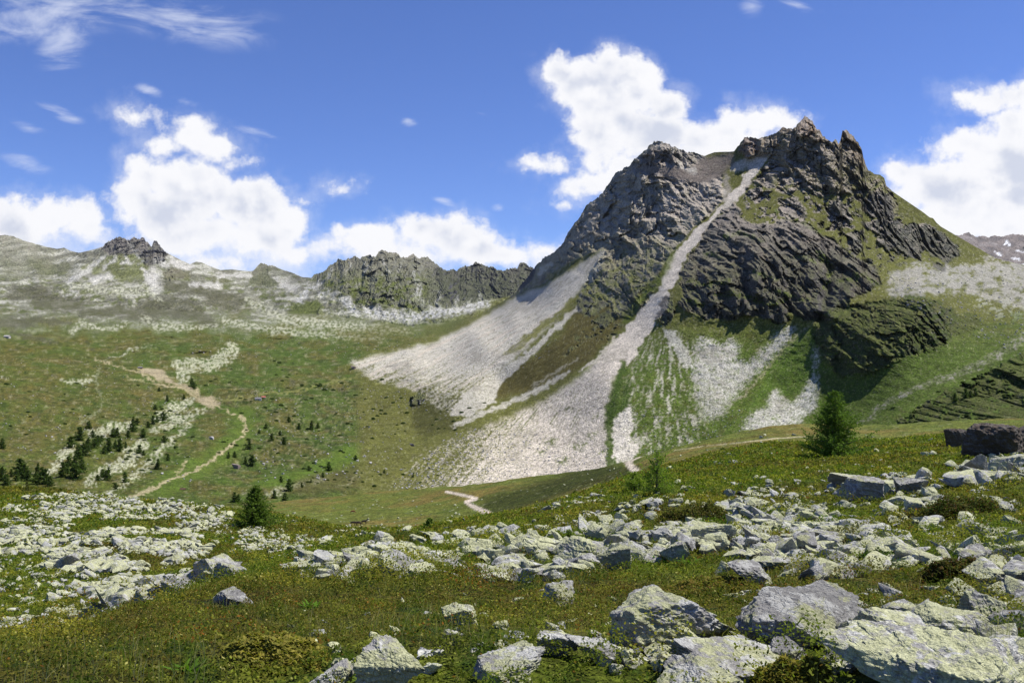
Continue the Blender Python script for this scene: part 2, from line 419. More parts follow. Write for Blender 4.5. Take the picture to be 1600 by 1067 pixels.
_zk = np.vstack([np.full((1, len(_pxf)), -1.38)[:1] , _zk])
# close to the feet the ground is nearly level
_yk = np.concatenate([[0.5], YK])
_ZF = pchip_eval(_yk, _zk, np.broadcast_to(_YF[:, None], (700, len(_pxf))))
_LY0, _LY1 = math.log(0.5), math.log(470)
def ground_base(px, Y):
    u = np.clip((px-_pxf[0])/20.0, 0, len(_pxf)-1.001); v = np.clip((np.log(np.maximum(Y, 0.5))-_LY0)/(_LY1-_LY0)*699, 0, 698.999)
    i = u.astype(int); j = v.astype(int); fu = u-i; fv = v-j
    a = _ZF[j, i]; b = _ZF[j, i+1]; c = _ZF[j+1, i]; d = _ZF[j+1, i+1]
    return (a*(1-fu)+b*fu)*(1-fv)+(c*(1-fu)+d*fu)*fv
def hum(x, y):
    Y = np.maximum(y, 0.5)
    h = 0.10*fbm2(x/1.7, y/1.7, 4, 3)*sstep(0.5, 5, Y) + 0.35*fbm2(x/7.0, y/7.0, 3, 11)*sstep(8, 30, Y)
    h = h + 0.9*fbm2(x/22.0, y/22.0, 3, 21)*sstep(40, 90, Y)*0.6
    return h
def gz(x, y):
    x = np.asarray(x, float); y = np.asarray(y, float)
    Y = np.maximum(y, 0.5); px = 800+F*x/Y
    return ground_base(px, Y)+hum(x, y)
def at(px, py, ymin=3.0, ymax=455.0):
    """first point of the near ground seen at pixel px, py"""
    Ys = np.exp(np.linspace(math.log(ymin), math.log(ymax), 900)); x = (px-800)/F*Ys
    p = HZ - F*gz(x, Ys)/Ys
    k = np.nonzero(p <= py)[0]
    k = k[0] if len(k) else int(np.argmin(np.abs(p-py)))
    return float(x[k]), float(Ys[k]), float(gz(x[k:k+1], Ys[k:k+1])[0])

def seg_dist(px, py, pts):
    P = np.array(pts, float); best = np.full(np.shape(px), 1e9)
    for a, b in zip(P[:-1], P[1:]):
        d = b[:2]-a[:2]; L = max(d@d, 1e-9)
        t = np.clip(((px-a[0])*d[0]+(py-a[1])*d[1])/L, 0, 1)
        wd = a[2]+(b[2]-a[2])*t if len(a) > 2 else 1.0
        best = np.minimum(best, np.hypot(px-a[0]-t*d[0], py-a[1]-t*d[1])/wd)
    return best
def inpoly(px, py, poly):
    P = np.array(poly, float); r = np.zeros(np.shape(px), bool)
    x0, y0 = P[-1]
    for x1, y1 in P:
        c = ((y1 > py) != (y0 > py)) & (px < (x0-x1)*(py-y1)/((y0-y1) if y0 != y1 else 1e-9)+x1)
        r ^= c; x0, y0 = x1, y1
    return r

# heath colours shared by soil and leaves (world space patches)
def heath_col(x, y):
    n = fbm2(x/5.0+2, y/6.0, 4, 31); n2 = fbm2(x/1.3, y/1.3, 3, 37); n3 = fbm2(x/14+9, y/14, 3, 41)
    c = np.broadcast_to(alb(98, 116, 40), np.shape(x)+(3,)).copy()
    c = mixc(c, alb(122, 130, 56), sstep(0.0, 0.55, n2))             # yellow green
    c = mixc(c, alb(110, 88, 50), sstep(0.12, 0.5, n)*0.7)          # brown heath
    c = mixc(c, alb(70, 92, 36), sstep(0.05, 0.5, -n2)*0.7)
    c = mixc(c, alb(98, 84, 48), sstep(0.0, 0.5, n3)*0.7)
    n4 = fbm2(x/0.34, y/0.4, 3, 43)
    c = mixc(c, alb(58, 84, 30), sstep(0.1, 0.45, n4)*0.75); c = mixc(c, alb(134, 146, 62), sstep(0.15, 0.5, -n4)*0.45)
    return c

# ------------------------------------------------------------------ painting canvas for the far terrain (what grows or lies where)
CX0, CY0, CW, CH = -300, 140, 2300, 720
gy, gx = np.mgrid[CY0:CY0+CH, CX0:CX0+CW].astype(np.float32)
def blur(a, r):
    if r < 1: return a
    for ax in (0, 1):
        for _ in range(2):
            k = 2*r+1
            p = np.pad(a, [(r+1, r) if i == ax else (0, 0) for i in range(2)], mode='edge')
            c = np.cumsum(p, axis=ax, dtype=np.float64)
            a = ((c[k:] - c[:-k]) if ax == 0 else (c[:, k:] - c[:, :-k]))/k
    return a.astype(np.float32)
nA = fbm2(gx/60, gy/30, 4, 51).astype(np.float32)     # broad
nB = fbm2(gx/14, gy/9, 4, 57).astype(np.float32)      # medium
nC = fbm2(gx/4.5, gy/3.2, 3, 63).astype(np.float32)   # small
nD = fbm2(gx/1.9, gy/1.4, 2, 69).astype(np.float32)   # specks
_th = np.arctan2(gx-1060, gy-365.0); _rr = np.hypot(gx-1060, gy-365)
streak = fbm2(_th*95, _rr/90, 4, 73).astype(np.float32)
streak_f = fbm2(_th*260, _rr/40, 3, 79).astype(np.float32)
_th2 = np.arctan2(gx-1050, gy-440.0)
streak_r = fbm2(_th2*27+nC*0.35+nB*0.4, np.hypot(gx-1050, gy-440)/34, 4, 83).astype(np.float32)
# warped sample positions so that painted borders are ragged
wx = gx + nB*5 + nC*2.5; wy = gy + np.roll(nB, 97, 1)*4 + np.roll(nC, 55, 1)*2
def fill(poly, f=2, edge=0.35, noise=None, amt=0.5):
    P = np.array(poly, float); x0 = int(P[:, 0].min()-20-CX0); x1 = int(P[:, 0].max()+20-CX0); y0 = int(P[:, 1].min()-20-CY0); y1 = int(P[:, 1].max()+20-CY0)
    x0, y0 = max(x0, 0), max(y0, 0); x1, y1 = min(x1, CW), min(y1, CH)
    m = np.zeros((CH, CW), np.float32)
    mm = inpoly(wx[y0:y1, x0:x1], wy[y0:y1, x0:x1], poly).astype(np.float32)
    mm = blur(mm, f)
    if noise is not None:
        mm = sstep(0.5-edge, 0.5+edge, mm + amt*noise[y0:y1, x0:x1]*(mm > 0.02)*1.0)*sstep(0.0, 0.3, mm)
    m[y0:y1, x0:x1] = mm
    return m
def stroke(pts, soft=0.35, warp=True):
    P = np.array(pts, float); wmax = P[:, 2].max()*1.6+8
    x0 = int(P[:, 0].min()-wmax-CX0); x1 = int(P[:, 0].max()+wmax-CX0); y0 = int(P[:, 1].min()-wmax-CY0); y1 = int(P[:, 1].max()+wmax-CY0)
    x0, y0 = max(x0, 0), max(y0, 0); x1, y1 = min(x1, CW), min(y1, CH)
    X, Y = (wx, wy) if warp else (gx, gy)
    m = np.zeros((CH, CW), np.float32)
    m[y0:y1, x0:x1] = 1-sstep(1-soft, 1+soft, seg_dist(X[y0:y1, x0:x1], Y[y0:y1, x0:x1], pts))
    return m
C = np.zeros((CH, CW, 3), np.float32); ROCK = np.zeros((CH, CW), np.float32); BUL = np.zeros((CH, CW), np.float32); GRS = np.zeros((CH, CW), np.float32)
def paint(m, col, op=1.0):
    global C
    C += (np.asarray(col, np.float32)-C)*(m*op)[..., None]
PINK, GREY, GRASS, OLIVE = alb(228, 216, 206), alb(214, 207, 198), alb(98, 112, 58), alb(116, 112, 72)
C[:] = alb(90, 103, 54)
paint(sstep(-0.1, 0.6, nA), alb(110, 99, 62), 0.7)
paint(sstep(0.0, 0.6, -nA), alb(88, 106, 52), 0.6)
paint(sstep(0.15, 0.6, nB), alb(84, 92, 52), 0.5)
paint(sstep(0.25, 0.55, nC*0.6+nB*0.5)*sstep(560, 620, gy), alb(62, 76, 42), 0.6)
# slope on the far left is browner
paint(sstep(300, 60, gx+nA*60)*sstep(500, 540, gy), alb(112, 104, 64), 0.5)
# upper valley turns to stony ground
up = sstep(535, 470, gy+nB*14+nA*22)*(gx < 900)
paint(up, alb(150, 147, 138), 0.85)
far_n = fbm2(gx/38+gy/60, gy/7+gx/80, 5, 91); far_m = fbm2(gx/16-gy/20, gy/5, 4, 93)
paint(up*sstep(0.0, 0.4, far_n+nC*0.4+nD*0.2), alb(204, 201, 192), 0.75)
paint(up*sstep(0.1, 0.4, -far_n+far_m*0.4+nC*0.5+nD*0.2), alb(100, 98, 90), 0.65)
paint(up*sstep(0.2, 0.5, far_m)*sstep(400, 440, gy), alb(108, 112, 78), 0.7)
paint(up*sstep(0.25, 0.5, nD*0.5+nC*0.4), alb(200, 198, 188), 0.4)
ROCK[:] = np.maximum(ROCK, up*sstep(0.0, 0.35, -far_n+far_m*0.5)*sstep(470, 430, gy)*0.22)
paint(up*sstep(0.15, 0.5, -nB+nA*0.4)*sstep(420, 470, gy), alb(98, 104, 72), 0.8)
for pts in ([(0,505,7),(60,500,6),(110,505,3)], [(20,520,4),(60,530,5),(90,536,3)], [(130,490,7),(190,485,10),(240,500,8)], [(225,478,12),(290,480,16),(330,505,8)], [(60,470,12),(120,478,10)], [(20,462,8),(70,455,8)], [(330,470,10),(370,480,8)], [(250,445,9),(300,452,9),(350,462,8),(380,470,7)]):
    m = stroke(pts, 0.6); paint(m, alb(96, 92, 82), 0.75); ROCK[:] = np.maximum(ROCK, m*0.28)
for pts in ([(112,520,3),(128,505,5),(150,512,3)], [(225,495,6),(245,510,7),(300,512,4),(335,508,3)], [(140,515,2),(180,512,4),(200,505,2)], [(105,445,3),(170,455,8),(240,455,8),(250,470,4)], [(350,500,5),(420,515,6),(520,525,5),(600,530,4)], [(390,470,8),(450,500,8),(560,512,8),(640,520,5)], [(0,590,1),(10,592,2)], [(165,560,1.4),(215,545,1.6),(245,540,1)]):
    paint(stroke(pts, 0.7)*sstep(-0.25, 0.25, nC), alb(205, 203, 188), 0.85)
paint(stroke([(478,482,24),(479,482,24)], 0.3)*(np.abs(gy-482) < 9), alb(98, 104, 66), 0.9)
# hummocks and brown ground around the upper basin
paint(fill([(540,520),(600,505),(650,520),(640,540),(560,545)], 4), alb(108, 104, 66), 0.6)
paint(fill([(640,530),(700,500),(735,492),(725,512),(690,528)], 3), alb(100, 104, 66), 0.9)
# scattered stones over the whole valley
sp = sstep(0.42, 0.6, nD*0.75+nC*0.35)
paint(sp*sstep(500, 560, gy)*sstep(-0.3, 0.3, nA+nB*0.5)*(gx < 1000), alb(170, 168, 150), 0.65)
paint(sstep(0.45, 0.6, -nD*0.7+nC*0.4)*sstep(540, 600, gy)*(gx < 700), alb(52, 60, 36), 0.7)
MS = fill([(330,610),(420,600),(560,590),(650,600),(640,650),(600,690),(520,735),(440,750),(360,745),(330,720),(390,680)], 8)
paint(MS*sstep(0.05, 0.35, nB*0.6+nC*0.5), alb(56, 68, 34), 0.9); paint(MS*sstep(0.18, 0.4, -nC*0.6+nD*0.4), alb(158, 150, 134), 0.55)
MS = fill([(0,620),(120,600),(260,640),(330,650),(300,720),(200,770),(0,770)], 8)
paint(MS*sstep(0.15, 0.45, nB*0.6+nC*0.5), alb(64, 76, 42), 0.6)
for pts in ([(0,700,10),(60,690,14),(120,640,8)], [(20,610,12),(80,640,10)], [(160,600,10),(230,620,12)]): paint(stroke(pts, 0.9), alb(118, 104, 74), 0.35)
vm = (gx < 900)*sstep(505, 540, gy)
e1 = fbm2(gx/42+gy/90, gy/11-gx/160, 4, 95); e2 = fbm2(gx/11, gy/3.4, 3, 97)
paint(vm*sstep(0.05, 0.5, e1), alb(120, 106, 66), 0.5); paint(vm*sstep(0.1, 0.5, -e1), alb(78, 98, 44), 0.55)
paint(vm*sstep(0.22, 0.5, e2+e1*0.3), alb(62, 74, 38), 0.6); paint(vm*sstep(0.34, 0.55, -e2*0.8+nD*0.3), alb(170, 164, 146), 0.5)
m = vm*sstep(0.42, 0.6, e1*0.5+np.roll(e2, 77, 1)*0.7); paint(m, alb(112, 106, 98), 0.5)
# scar, boulder beds, bands
paint(fill([(213,577),(225,574),(250,575),(262,590),(290,601),(325,622),(300,612),(262,600),(236,588)], 1), alb(196, 178, 160), 0.85)
paint(fill([(300,620),(330,618),(345,628),(335,638),(318,632)], 2, noise=nC), alb(190, 172, 155), 0.8)
STB = alb(206, 204, 186)
for poly in ([(275,563),(300,560),(320,563),(349,545),(362,534),(374,545),(372,556),(341,576),(316,583),(304,575),(294,594),(278,597),(272,578)],
             [(132,754),(152,734),(197,709),(214,692),(231,690),(232,706),(214,720),(180,737),(141,760)],
             [(136,672),(165,662),(200,660),(214,655),(205,672),(150,684),(140,684)],
             [(236,673),(281,648),(321,634),(322,641),(270,668),(242,679)],
             [(76,740),(88,715),(104,692),(116,694),(112,712),(98,724),(84,747)],
             [(246,640),(275,625),(305,618),(300,632),(262,652),(236,660)],
             [(420,778),(425,768),(450,757),(490,744),(515,736),(505,750),(470,762),(440,775)]):
    m = fill(poly, 3, 0.3, nC+nB*0.8, 1.2)*sstep(-0.45, 0.1, nD*0.6+nC*0.6); paint(m, STB, 0.9); paint(m*sstep(0.2, 0.5, -nD), alb(90, 92, 72), 0.6); ROCK[:] = np.maximum(ROCK, m*0.12)
for pts in ([(303,655,3),(290,672,5),(267,695,5),(233,723,6),(197,754,6),(169,771,4)], [(530,760,2),(550,748,3),(570,738,2)], [(618,690,3),(624,680,8),(636,662,7),(645,650,4)], [(95,593,2),(110,597,3),(130,596,3),(150,590,1.5)],
            [(620,690,3),(650,672,4),(672,662,5),(668,668,3)]):
    paint(stroke(pts, 0.5)*sstep(-0.25, 0.2, nC), STB, 0.85)
paint(stroke([(156,574,1.3),(149,597,1.3),(158,620,1.4),(157,639,1.3),(145,650,1.2),(129,660,1.4)], 0.5), alb(150, 150, 130), 0.7)
# valley floor lawn and tracks
paint(fill([(395,752),(450,735),(540,700),(640,678),(690,672),(660,690),(610,705),(520,738),(430,765),(395,770)], 4), alb(98, 120, 52), 0.8)
paint(fill([(215,775),(260,735),(330,700),(372,662),(340,640),(395,635),(400,655),(380,705),(330,735),(270,775)], 4), alb(100, 118, 56), 0.75)
TRK = alb(196, 180, 158)
paint(stroke([(349,639,1.4),(365,650,1.6),(382,657,1.8),(384,667,2.0),(380,680,2.0),(374,689,1.9),(343,709,1.9),(310,728,2.1),(278,746,2.2),(245,762,2.4),(205,782,2.4)], 0.4), TRK, 0.85)
paint(stroke([(290,718,1.3),(278,738,1.6),(276,746,1.6)], 0.4), TRK, 0.7)
paint(stroke([(349,639,1.3),(323,625,1.6),(290,610,1.6),(253,602,1.2),(217,582,1.3),(180,570,1),(149,560,1)], 0.4), TRK, 0.75)
paint(stroke([(345,625,1.2),(400,620,1.2),(450,611,1.4),(512,599,1.5),(569,582,1.7),(611,570,1.8),(640,560,1.5)], 0.5), alb(150, 146, 104), 0.7)
paint(stroke([(200,590,1.2),(240,600,1.3),(290,610,1)], 0.4), TRK, 0.5)
# brown mound with dwarf pines in front of the fan
paint(fill([(430,775),(470,745),(520,728),(560,722),(575,740),(560,765),(500,778)], 4), alb(100, 92, 66), 0.7)

# ---- mountain: grass coat first
MG = fill([(560,560),(700,520),(830,430),(900,330),(1030,210),(1257,175),(1400,290),(1620,400),(2000,430),(2000,860),(560,860)], 6)
paint(MG, alb(110, 108, 66), 0.95)
paint(MG*sstep(480, 560, gy)*(gx > 930), alb(88, 108, 50), 0.85)
paint(MG*sstep(0.1, 0.5, nB)*0.6, alb(96, 92, 56), 0.8)
paint(MG*sstep(0.25, 0.5, nC), alb(150, 146, 118), 0.35)
paint(fill([(905,480),(870,530),(815,570),(770,600),(765,625),(830,612),(885,588),(925,560),(965,520),(1000,480),(1030,440),(1040,405),(990,420),(950,460)], 3), alb(98, 88, 56), 0.95)
paint(fill([(640,640),(660,610),(700,622),(725,620),(705,650),(720,668),(650,680)], 3), alb(84, 82, 50), 0.8)
paint(fill([(910,580),(930,562),(960,540),(950,560),(900,605),(870,620)], 3), alb(98, 122, 48), 0.6)
# left scree apron
LS = fill([(945,390),(905,412),(850,447),(803,466),(744,502),(681,534),(620,548),(545,566),(590,596),(640,610),(690,640),(706,648),(735,612),(775,585),(805,560),(837,530),(870,498),(905,455),(920,425)], 2)
m = LS*sstep(-0.65, 0.25, streak*0.6+nC*0.35+nD*0.25+nD*0.2+0.55-0.9*sstep(560, 640, gy+(800-gx)*0.1)+nC*0.3)
paint(m, GREY*1.05, 1.0); SCREE = m.copy()
paint(LS*sstep(0.0, 0.6, streak)*sstep(0, 1, m), alb(226, 210, 198), 0.7)
paint(LS*sstep(0.25, 0.5, streak_f)*m, alb(128, 122, 112), 0.45)
m = fill([(898,462),(865,492),(820,525),(782,556),(800,556),(850,516),(888,482),(905,466)], 1, 0.3, streak_f, 0.6); paint(m, alb(122, 118, 68), 0.85)
m = fill([(904,476),(869,506),(837,540),(800,566),(774,585),(750,600),(723,616),(712,632),(704,650),(735,650),(775,627),(776,608),(790,594),(835,552),(872,515),(908,482)], 1, 0.3, nC, 0.3)
paint(m, GREY, 0.9); SCREE = np.maximum(SCREE, m)
m = stroke([(890,580,2),(850,605,4),(794,630,4),(740,652,4),(709,664,3)], 0.5); paint(m, GREY, 0.8)
m = stroke([(905,560,1.5),(870,580,2),(830,604,2)], 0.5); paint(m, GREY, 0.4)
# main gully and fan (pinkish)
GUL = fill([(1199,238),(1190,262),(1173,284),(1162,301),(1142,323),(1126,331),(1111,348),(1095,376),(1072,399),(1064,421),(1058,438),(1047,455),(1046,467),(1037,491),(1025,500),(1016,518),(998,542),(992,560),(974,575),(962,587),
 (938,590),(920,585),(938,557),(962,533),(974,515),(992,497),(1007,476),(1025,455),(1030,447),(1038,424),(1044,407),(1058,390),(1075,374),(1089,354),(1108,343),(1122,328),(1131,317),(1140,300),(1153,292),(1165,270),(1180,245)], 1, 0.3, nC, 0.2)
paint(GUL, PINK, 1.0); SCREE = np.maximum(SCREE, GUL)
m = fill([(1128,268),(1138,274),(1142,296),(1133,318),(1124,312),(1132,290)], 1); paint(m, alb(178, 168, 158), 0.9)
for pts in ([(1146,262,5),(1165,256,8),(1185,246,8)], [(1120,285,3),(1130,300,5)], [(905,580,1),(935,560,4),(960,530,3)],):
    paint(stroke(pts, 0.5), PINK, 0.8)
FAN = fill([(962,575),(930,568),(900,592),(860,620),(800,650),(720,680),(650,716),(595,775),(700,780),(800,770),(960,760),(955,716),(950,674),(947,647),(956,610)], 3)
fd = sstep(670, 965, gx + (gy-640)*0.55)           # denser towards the right
m = FAN*sstep(0.62-1.25*fd, 0.95-1.25*fd, streak*0.34+nB*0.22+nC*0.5+nD*0.5+0.40)
paint(m, PINK*0.98, 1.0); SCREE = np.maximum(SCREE, m)
paint(FAN*sstep(0.28, 0.5, streak*0.9+nC*0.2)*sstep(735, 640, gy)*sstep(935, 880, gx), alb(96, 106, 60), 0.85)
paint(m*sstep(0.2, 0.55, -nD), alb(120, 110, 102), 0.55)
for (x, y, r) in ((863,690,6),(925,680,6),(890,640,5),(905,696,8),(848,705,4),(930,650,3),(880,720,7),(940,706,5)):
    paint(stroke([(x-r*1.2, y+2, r*0.45), (x+r*0.3, y, r*0.7), (x+r*1.4, y-3, r*0.35)], 0.9)*sstep(-0.4, 0.1, nC), alb(80, 96, 50), 0.85)
# strip of green splitting the fan, and streaky ground to its right
paint(stroke([(975,566,4),(965,600,6),(955,640,9),(953,680,7),(953,725,7)], 0.4), alb(74, 92, 44), 0.95)
paint(stroke([(981,590,2),(979,620,6),(972,648,9),(968,655,5)], 0.4), alb(74, 92, 44), 0.95)
ST = fill([(1000,545),(1030,505),(1060,520),(1090,540),(1085,620),(1110,655),(1080,720),(1000,735),(955,725),(960,660),(985,640),(980,590)], 5)
m = ST*sstep(0.05, 0.55, streak_r*0.8+nC*0.6+nD*0.3); paint(m, alb(214, 207, 198), 0.85); SCREE = np.maximum(SCREE, m*0.8)
m = fill([(1034,512),(1055,518),(1079,554),(1083,576),(1070,574),(1046,540)], 1, 0.3, nC, 0.7); paint(m, alb(206, 201, 192), 0.9)
m = fill([(958,655),(985,632),(990,650),(985,680),(1000,700),(985,722),(960,722)], 2, 0.3, nC, 0.7); paint(m, alb(232, 222, 214), 0.85)
# grey scree bowl
m = fill([(1091,528),(1105,531),(1122,540),(1136,533),(1154,532),(1153,550),(1146,568),(1172,566),(1195,545),(1222,516),(1242,506),(1240,516),(1212,552),(1180,585),(1150,618),(1125,652),(1098,655),(1088,625),(1083,590),(1086,560)], 6, 0.45, nC*0.8+nD*0.7+nB*0.5, 1.0)
paint(m, alb(212, 207, 200), 0.95); SCREE = np.maximum(SCREE, m)
paint(m*sstep(560, 650, gy)*sstep(0.0, 0.4, nC+nD*0.5), alb(116, 118, 88), 0.6)
paint(stroke([(1278,498,1.6),(1250,522,2.2),(1215,556,2.4),(1185,592,2.2),(1160,622,2)], 0.5)*sstep(-0.5, 0.1, nC), alb(178, 168, 150), 0.75)
paint(stroke([(1265,515,1.0),(1230,550,1.4),(1205,585,1.6)], 0.5)*sstep(-0.3, 0.1, nC), alb(168, 160, 146), 0.65)
m = fill([(1274,538),(1280,545),(1276,565),(1272,584),(1279,592),(1277,620),(1273,640),(1255,650),(1246,664),(1200,674),(1160,672),(1165,655),(1190,640),(1205,616),(1218,608),(1222,628),(1246,626),(1258,606),(1268,585),(1268,560)], 5, 0.45, nC*0.8+nD*0.7+nB*0.5, 1.0)
paint(m, alb(218, 214, 207), 0.95); SCREE = np.maximum(SCREE, m)
paint(fill([(1210,560),(1270,505),(1276,530),(1266,585),(1250,612),(1224,622),(1215,600),(1190,630),(1165,645),(1190,600)], 2), alb(86, 112, 48), 0.55)
# right shoulder
m = fill([(1385,446),(1398,424),(1430,412),(1500,418),(1545,404),(1600,410),(2000,440),(2000,560),(1650,500),(1560,475),(1500,455),(1440,462),(1400,468)], 6, 0.45, nB+nC*0.6, 0.8)*sstep(-0.75, -0.1, nC*0.5+nB*0.5)
paint(m, alb(176, 172, 166), 0.9); SCREE = np.maximum(SCREE, m*0.8)
paint(m*sstep(0.05, 0.4, -nB+nC*0.4)*sstep(425, 450, gy), alb(104, 106, 76), 0.7)
paint(sstep(0.05, 0.3, nB+nC*0.3)*fill([(1510,470),(1560,462),(1700,490),(1700,520),(1560,500)], 3), alb(176, 176, 164), 0.7)
m = stroke([(1680,485,8),(1600,528,7),(1565,550,7),(1530,570,6),(1490,588,6),(1450,598,4),(1420,612,4),(1395,625,5),(1365,642,3)], 0.5)*sstep(-0.4, 0.15, nC)
paint(m, alb(168, 162, 156), 0.9)
for pts in ([(1345,662,5),(1362,650,5)], [(1465,668,3),(1500,655,6)], [(1540,640,7),(1560,630,4)]):
    paint(stroke(pts, 0.6)*sstep(-0.2, 0.2, nC), alb(160, 154, 150), 0.8)

# ---- crags of the mountain
def crag(poly, s, col=None, bul=0, nz=0.6, f=3):
    m = fill(poly, f, 0.3, nB+0.5*nC, nz); ROCK[:] = np.maximum(ROCK, m*s); 
    if bul:
        x = blur(fill(poly, 4), 7); BUL[:] += x*bul
    return m
RK, RK2, RK3 = alb(164, 157, 149), alb(94, 92, 90), alb(150, 140, 130)
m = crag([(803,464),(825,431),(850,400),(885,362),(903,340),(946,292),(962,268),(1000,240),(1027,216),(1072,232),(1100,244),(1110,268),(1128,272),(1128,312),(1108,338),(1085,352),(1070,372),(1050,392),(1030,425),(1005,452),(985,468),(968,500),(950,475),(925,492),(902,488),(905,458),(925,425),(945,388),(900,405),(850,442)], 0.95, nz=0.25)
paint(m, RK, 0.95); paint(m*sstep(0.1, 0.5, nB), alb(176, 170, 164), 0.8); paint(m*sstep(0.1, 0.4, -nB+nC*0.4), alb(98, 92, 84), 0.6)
paint(m*sstep(-0.15, 0.3, nB+0.5*nC)*sstep(330, 420, gy+(gx-1000)*0.3), alb(104, 106, 62), 0.8)
GR = alb(138, 126, 120)
m = fill([(985,262),(1012,252),(1045,258),(1075,262),(1100,246),(1148,238),(1146,258),(1125,278),(1100,288),(1060,284),(1030,274),(1000,272)], 3); paint(m, GR, 0.95); ROCK *= (1-m*0.85)
m2 = crag([(1000,248),(1020,228),(1050,240),(1060,252),(1035,258),(1005,258)], 0.9); paint(m2, alb(112, 102, 98), 0.8)
for pts in ([(912,440,6),(935,412,7),(943,396,4)], [(842,428,3),(860,412,4)], [(1085,270,4),(1062,256,5)]): paint(stroke(pts, 0.5), GREY, 0.75)
# right massif: crags among olive grass
UP = crag([(1148,240),(1160,212),(1175,208),(1200,210),(1224,192),(1257,176),(1285,205),(1300,220),(1316,200),(1330,205),(1350,240),(1362,268),(1390,290),(1404,325),(1395,352),(1350,335),(1335,305),(1305,300),(1285,310),(1250,296),(1215,300),(1190,292),(1180,285),(1200,252),(1185,246)], 0.85, nz=0.5)
UP = UP*1.0; _gp = sstep(0.02, 0.3, np.roll(nB, 61, 0)*0.8+nC*0.4+nA*0.3)*sstep(245, 300, gy)*UP; ROCK *= (1-0.85*_gp); paint(UP, alb(132, 122, 112), 0.9); paint(_gp, alb(112, 112, 64), 0.9); paint(UP*sstep(0.0, 0.4, nB+nC*0.4)*sstep(240, 290, gy), alb(106, 106, 66), 0.75)
paint(UP*sstep(0.05, 0.4, nC), alb(184, 170, 156), 0.55); paint(UP*sstep(250, 200, gy)*sstep(-0.1, 0.3, nB), alb(170, 138, 120), 0.5)
for poly, c in (([(1242,202),(1257,180),(1270,190),(1278,205),(1262,215)], alb(156, 132, 118)), ([(1316,202),(1324,200),(1340,220),(1352,255),(1345,262),(1318,235)], alb(140, 122, 108)), ([(1152,238),(1165,214),(1180,216),(1186,235),(1170,245)], alb(142, 118, 108))):
    m = crag(poly, 1.0, bul=10, nz=0.2, f=1); paint(m, c, 0.8)
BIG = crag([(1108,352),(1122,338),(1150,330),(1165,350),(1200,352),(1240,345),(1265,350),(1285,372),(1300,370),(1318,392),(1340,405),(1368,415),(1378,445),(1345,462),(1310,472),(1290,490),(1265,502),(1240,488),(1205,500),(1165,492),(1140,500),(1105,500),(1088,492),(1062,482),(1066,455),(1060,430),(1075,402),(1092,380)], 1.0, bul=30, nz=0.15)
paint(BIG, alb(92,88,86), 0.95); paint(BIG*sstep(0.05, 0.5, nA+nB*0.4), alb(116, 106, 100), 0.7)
GRS[:] = BIG*0.6
for pts in ([(1130,372,3),(1160,368,4),(1190,378,3)], [(1120,460,3),(1160,462,3),(1200,475,4),(1230,470,3)], [(1210,330,3),(1280,362,3)], [(1280,395,4),(1300,420,4),(1290,450,4)], [(1075,440,2.5),(1105,446,3),(1140,440,2.5)], [(1180,425,2.5),(1215,436,3)], [(1240,400,2.5),(1275,412,3)], [(1100,395,2.5),(1125,402,2.5)], [(1310,440,3),(1350,436,4),(1370,446,3)], [(1215,455,3),(1262,470,3)], [(1075,470,3),(1100,478,3)]):
    paint(stroke(pts, 0.6)*sstep(-0.3, 0.2, nC), alb(98, 112, 48), 0.9)
for poly, b in (([(1288,325),(1300,312),(1318,318),(1335,345),(1318,358),(1296,352)], 14), ([(1345,312),(1368,300),(1390,305),(1398,342),(1375,340),(1350,335)], 14), ([(1350,352),(1375,340),(1410,345),(1412,362),(1380,370)], 8),
             ([(1365,372),(1400,362),(1430,345),(1462,356),(1498,385),(1500,400),(1482,412),(1455,402),(1448,388),(1432,405),(1405,395),(1380,392)], 18), ([(1215,312),(1245,308),(1262,330),(1240,345),(1215,338)], 10),
             ([(1325,365),(1342,360),(1350,390),(1335,400),(1322,390)], 10), ([(1455,412),(1475,410),(1480,425),(1462,424)], 5), ([(1165,300),(1188,290),(1196,310),(1178,320)], 8), ([(1125,330),(1150,318),(1160,332),(1140,345)], 6),
             ([(1270,455),(1300,448),(1330,470),(1310,500),(1275,505)], 14), ([(1195,496),(1215,488),(1240,500),(1215,508)], 5), ([(1035,465),(1050,464),(1056,490),(1040,512),(1024,497)], 16), ([(975,470),(995,455),(1005,480),(985,500),(968,495)], 8), ([(930,500),(950,478),(962,498),(945,515)], 6),
             ([(901,474),(912,462),(925,466),(918,480),(902,488)], 12), ([(640,626),(654,611),(668,617),(664,630),(648,634)], 14)):
    m = crag(poly, 0.9, bul=b, nz=0.5, f=2); paint(m, RK2, 0.85)
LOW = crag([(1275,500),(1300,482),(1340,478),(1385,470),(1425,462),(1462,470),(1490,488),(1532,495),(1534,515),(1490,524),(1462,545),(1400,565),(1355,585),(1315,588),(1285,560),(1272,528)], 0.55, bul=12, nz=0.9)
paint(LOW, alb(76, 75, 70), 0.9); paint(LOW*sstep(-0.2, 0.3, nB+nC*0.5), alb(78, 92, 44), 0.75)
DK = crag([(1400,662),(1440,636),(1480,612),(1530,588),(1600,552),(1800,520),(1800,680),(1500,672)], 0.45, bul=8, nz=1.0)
paint(DK, alb(52, 64, 34), 0.9); paint(DK*sstep(0.2, 0.5, nB), alb(110, 106, 98), 0.6)  # shaded slope: the shade is painted in as darker ground colour
paint(fill([(1278,592),(1340,588),(1420,560),(1520,520),(1600,480),(1700,470),(1700,560),(1500,600),(1400,640),(1360,665),(1280,665)], 5)*sstep(-0.35, 0.2, nB+nC*0.3), alb(80, 98, 46), 0.6)
ROCK *= (1-SCREE*0.85)
